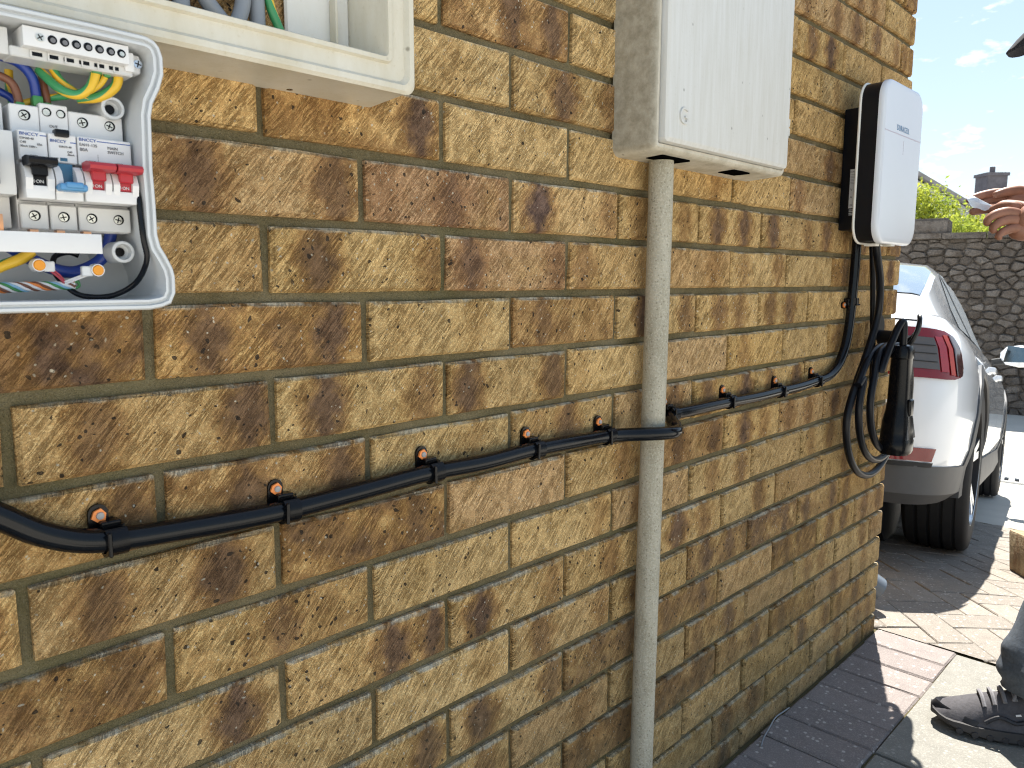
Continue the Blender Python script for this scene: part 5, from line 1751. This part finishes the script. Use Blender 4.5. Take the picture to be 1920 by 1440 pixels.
# cap: crown, peak
bm = bmesh.new()
bmesh.ops.create_uvsphere(bm, u_segments=24, v_segments=14, radius=.106)
bmesh.ops.bisect_plane(bm, geom=bm.verts[:] + bm.edges[:] + bm.faces[:], plane_co=(0, 0, .0), plane_no=(0, 0, -1), clear_outer=True)
rotm = Matrix((sd_v, fd, upv)).transposed().to_4x4(); rotm.translation = hc + upv * .028
bm.transform(rotm)
cap = finish('cap', bm, 'cap_cloth', person, smooth=80)
tip = Vector((1.553, -.279, .502)) - OFF
root_c = hc + upv * .034 + fd * .088
pdir = (tip - root_c); pl = pdir.length; pdir.normalize()
pside = pdir.cross(Vector((0, 0, 1))).normalized(); pup = pside.cross(pdir)
bm = bmesh.new()
rings = []
for i in range(13):
    a = -1 + 2 * i / 12
    reach = pl * math.sqrt(max(0, 1 - (abs(a) ** 2.6) * .94))
    drop = -.030 * a * a
    row = []
    for q in range(6):
        t_ = q / 5
        row.append(root_c + pside * (a * .082) * (1 - .10 * t_) + pdir * (reach * t_ - .03 * (1 - t_) * a * a) + pup * (drop + .010 * math.sin(t_ * 3.14)))
    under = [p - pup * .005 for p in row[::-1]]
    rings.append(row + under)
add_loft(bm, rings)
finish('cap_peak', bm, 'cap_cloth', person, smooth=60)

# trousers: loose legs with folds
def trouser_leg(path, seed):
    bm = bmesh.new()
    P = smooth_path([p for p, r in path], 6)
    RR = []
    for i in range(len(path) - 1):
        for k in range(6): RR.append(path[i][1] + (path[i + 1][1] - path[i][1]) * k / 6)
    RR.append(path[-1][1])
    rings = []
    for i, (p, r) in enumerate(zip(P, RR)):
        s_ = i / (len(P) - 1)
        ring = []
        for k in range(28):
            a_ = 2 * math.pi * k / 28
            c_, q_ = math.cos(a_), math.sin(a_)
            n_ = noise.noise(Vector((c_ * 1.4 + seed, q_ * 1.4, s_ * 9))) * .016 + math.sin(s_ * 46 + a_ * 2 + seed) * .0045 * max(0, s_ - .55) * 2.2
            rr_ = r * (1 + .0) + n_
            ring.append(p - OFF + Vector((c_ * rr_, q_ * rr_, 0)))
        rings.append(ring)
    add_loft(bm, rings)
    return bm
bm = trouser_leg([((1.650, -.748, .03), .135), ((1.648, -.665, -.20), .112), ((1.656, -.540, -.42), .090), ((1.645, -.480, -.56), .079), ((1.612, -.452, -.68), .082), ((1.590, -.442, -.745), .088), ((1.588, -.446, -.795), .080)], 1.7)
b2_ = trouser_leg([((1.755, -.765, .03), .135), ((1.795, -.74, -.20), .112), ((1.800, -.700, -.43), .085), ((1.805, -.750, -.62), .078), ((1.805, -.780, -.78), .084), ((1.803, -.785, -.825), .076)], 4.1)
tmp = bpy.data.meshes.new('t'); b2_.to_mesh(tmp); b2_.free(); bm.from_mesh(tmp); bpy.data.meshes.remove(tmp)
finish('trousers', bm, 'trousers', person, smooth=70)


def shoe(heel, toe, up=0.0, detail=True):
    heel, toe = Vector(heel), Vector(toe)
    ax = (toe - heel); Ls = ax.length; ax.normalize()
    sv = Vector((ax.y, -ax.x, 0))                  # to the wearer's right
    def at(s, a, z): return heel + ax * (s * Ls) + sv * a + Vector((0, 0, z)) - OFF
    WIDTH = [(0, .026), (.06, .034), (.2, .037), (.4, .038), (.6, .047), (.75, .050), (.88, .043), (.96, .028), (1, .012)]
    TOPZ = [(0, .085), (.06, .108), (.2, .112), (.34, .110), (.46, .110), (.58, .095), (.72, .075), (.86, .057), (.95, .044), (1, .030)]
    BOT = [(0, .010), (.1, .0), (.65, .0), (.85, .006), (1, .024)]
    sol, upp = [], []
    N_ = 26
    for i in range(N_ + 1):
        s = i / N_
        w, tz, bz = lerp_tab(WIDTH, s), lerp_tab(TOPZ, s), lerp_tab(BOT, s)
        top_s = max(bz + .012, .030 + (.006 if s < .3 else 0) - max(0, s - .85) * .02)
        wv = .0022 * (1 if i % 2 else -1) * (1 if .1 < s < .93 else 0)
        sol.append([at(s, a * (w + .006), z) for a, z in ((-.85, bz + wv * .6 + .002), (0, bz + wv * .5 + .001), (.85, bz + wv * .6 + .002), (1.02, bz + .010), (1.0, top_s), (.9, top_s + .001), (-.9, top_s + .001), (-1.0, top_s), (-1.02, bz + .010))])
        n_ = 10
        ring = []
        for k in range(n_ + 1):
            a_ = math.pi * k / n_
            sh = math.sin(a_) ** .62
            nn = noise.noise(Vector((s * 14, k * .9, 2.2))) * .0022
            ring.append(at(s, math.cos(a_) * (w + .002) * (1 - .30 * sh * (1 if s > .3 else .4)), top_s - .002 + (tz - top_s + .002) * sh + nn))
        upp.append(ring)
    bm = bmesh.new(); add_loft(bm, upp, True, True)
    so = finish('shoe', bm, 'shoe_upper', person, smooth=60)
    bm = bmesh.new(); add_loft(bm, sol, True, True)
    finish('sole', bm, 'shoe_sole', so, smooth=40)
    if detail:
        # toe bumper and sidewall overlays
        bm = bmesh.new()
        rings = []
        for i in range(19):
            a_ = -1 + 2 * i / 18
            s = 1.0 - .24 * abs(a_) ** 1.6
            w = lerp_tab(WIDTH, s) + .0045
            sg = 1 if a_ > 0 else -1
            a2 = w * (abs(a_) ** .5) * sg
            hz = .052 - .012 * abs(a_)
            rings.append([at(s + .006, a2, .020), at(s + .008, a2, hz * .75), at(s - .02, a2 * .92, hz), at(s - .05, a2 * .8, hz * .8)])
        add_loft(bm, rings, True, True)
        finish('toe_cap', bm, 'shoe_dark', so, smooth=60)
        for sg in (-1, 1):
            for k in range(9):
                s = .14 + k * .088
                w = lerp_tab(WIDTH, s) + .0062
                c0_ = at(s, sg * w, .013)
                bm = bmesh.new(); add_cyl(bm, c0_, sv * sg, .0075, .0022, 14, .0062)
                finish('sole_lug', bm, 'shoe_dark', so)
            for s, z in ((.50, .070), (.40, .083)):
                w = lerp_tab(WIDTH, s)
                p0 = at(s, sg * (w * .93 + .004), z); p1 = at(s + .03, sg * (w * .93 + .004), z - .003)
                bm = bmesh.new(); add_tube(bm, [p0, p1], .0022, 6, 1); finish('stitch_mark', bm, 'print_white', so)
            rr_ = []
            for s, z in ((.30, .040), (.40, .060), (.52, .050), (.62, .058), (.70, .042)):
                w = lerp_tab(WIDTH, s)
                rr_.append(at(s, sg * (w + .0025 - .10 * max(0, z - .03)), z))
            bm = bmesh.new(); add_tube(bm, rr_, .0042, 6, 4); finish('side_overlay', bm, 'shoe_dark', so)
        for k in range(5):
            s = .47 + k * .058
            zt = lerp_tab(TOPZ, s) + .003
            w = lerp_tab(WIDTH, s) * .62
            bm = bmesh.new()
            add_tube(bm, [at(s, -w, zt - .014), at(s + .012, -w * .4, zt), at(s + .020, w * .4, zt), at(s + .008, w, zt - .014)], .0044, 7, 4)
            finish('lace', bm, 'lace', so)
        for sg in (-1, 1):
            s = .47; zt = lerp_tab(TOPZ, s) + .006
            bm = bmesh.new()
            add_tube(bm, [at(s, 0, zt), at(s + .03, sg * .022, zt + .006), at(s + .01, sg * .040, zt - .012), at(s - .01, sg * .030, zt - .002), at(s, 0, zt + .001)], .0032, 7, 5)
            finish('lace_bow', bm, 'lace', so)
            bm = bmesh.new()
            add_tube(bm, [at(s, 0, zt), at(s + .045, sg * .016, zt - .004), at(s + .075, sg * .030, zt - .024)], .0028, 7, 4)
            finish('lace', bm, 'lace', so)
        bm = bmesh.new(); add_box(bm, (-.014, -.004, -.016), (.014, .004, .016), .003, 2)
        bm.transform(Matrix.Translation(at(.36, 0, .125)) @ Matrix.Rotation(R(-25), 4, 'X'))
        finish('tongue', bm, 'shoe_upper', so)
    return so


shoe((1.622, -.545, GZ + .002), (1.512, -.252, GZ + .002))
shoe((1.835, -.850, GZ + .002), (1.745, -.570, GZ + .002), detail=False)
# clear packet pinched in the fingers
bm = bmesh.new()
pk = [(1.519, -.240, .220), (1.531, -.252, .2225), (1.543, -.266, .213), (1.556, -.280, .204), (1.542, -.268, .1955), (1.524, -.250, .202)]
dpk = Vector((.010, .006, .004))
cen = sum((Vector(p) for p in pk), Vector()) / 6
r0_ = [Vector(p) for p in pk]; r1_ = [Vector(p) + dpk for p in pk]
va = [bm.verts.new(p) for p in r0_]; vb_ = [bm.verts.new(p) for p in r1_]
ca_ = bm.verts.new(cen - dpk * .35 + Vector((0, 0, .002))); cb_ = bm.verts.new(cen + dpk * 1.4)
for k in range(6):
    k2 = (k + 1) % 6
    bm.faces.new((va[k], va[k2], ca_)); bm.faces.new((vb_[k2], vb_[k], cb_)); bm.faces.new((va[k], vb_[k], vb_[k2], va[k2]))
tag(finish('clear_packet', bm, 'packet', None, smooth=20), 'small clear bluish plastic packet pinched in the fingers of the person', 'packet')
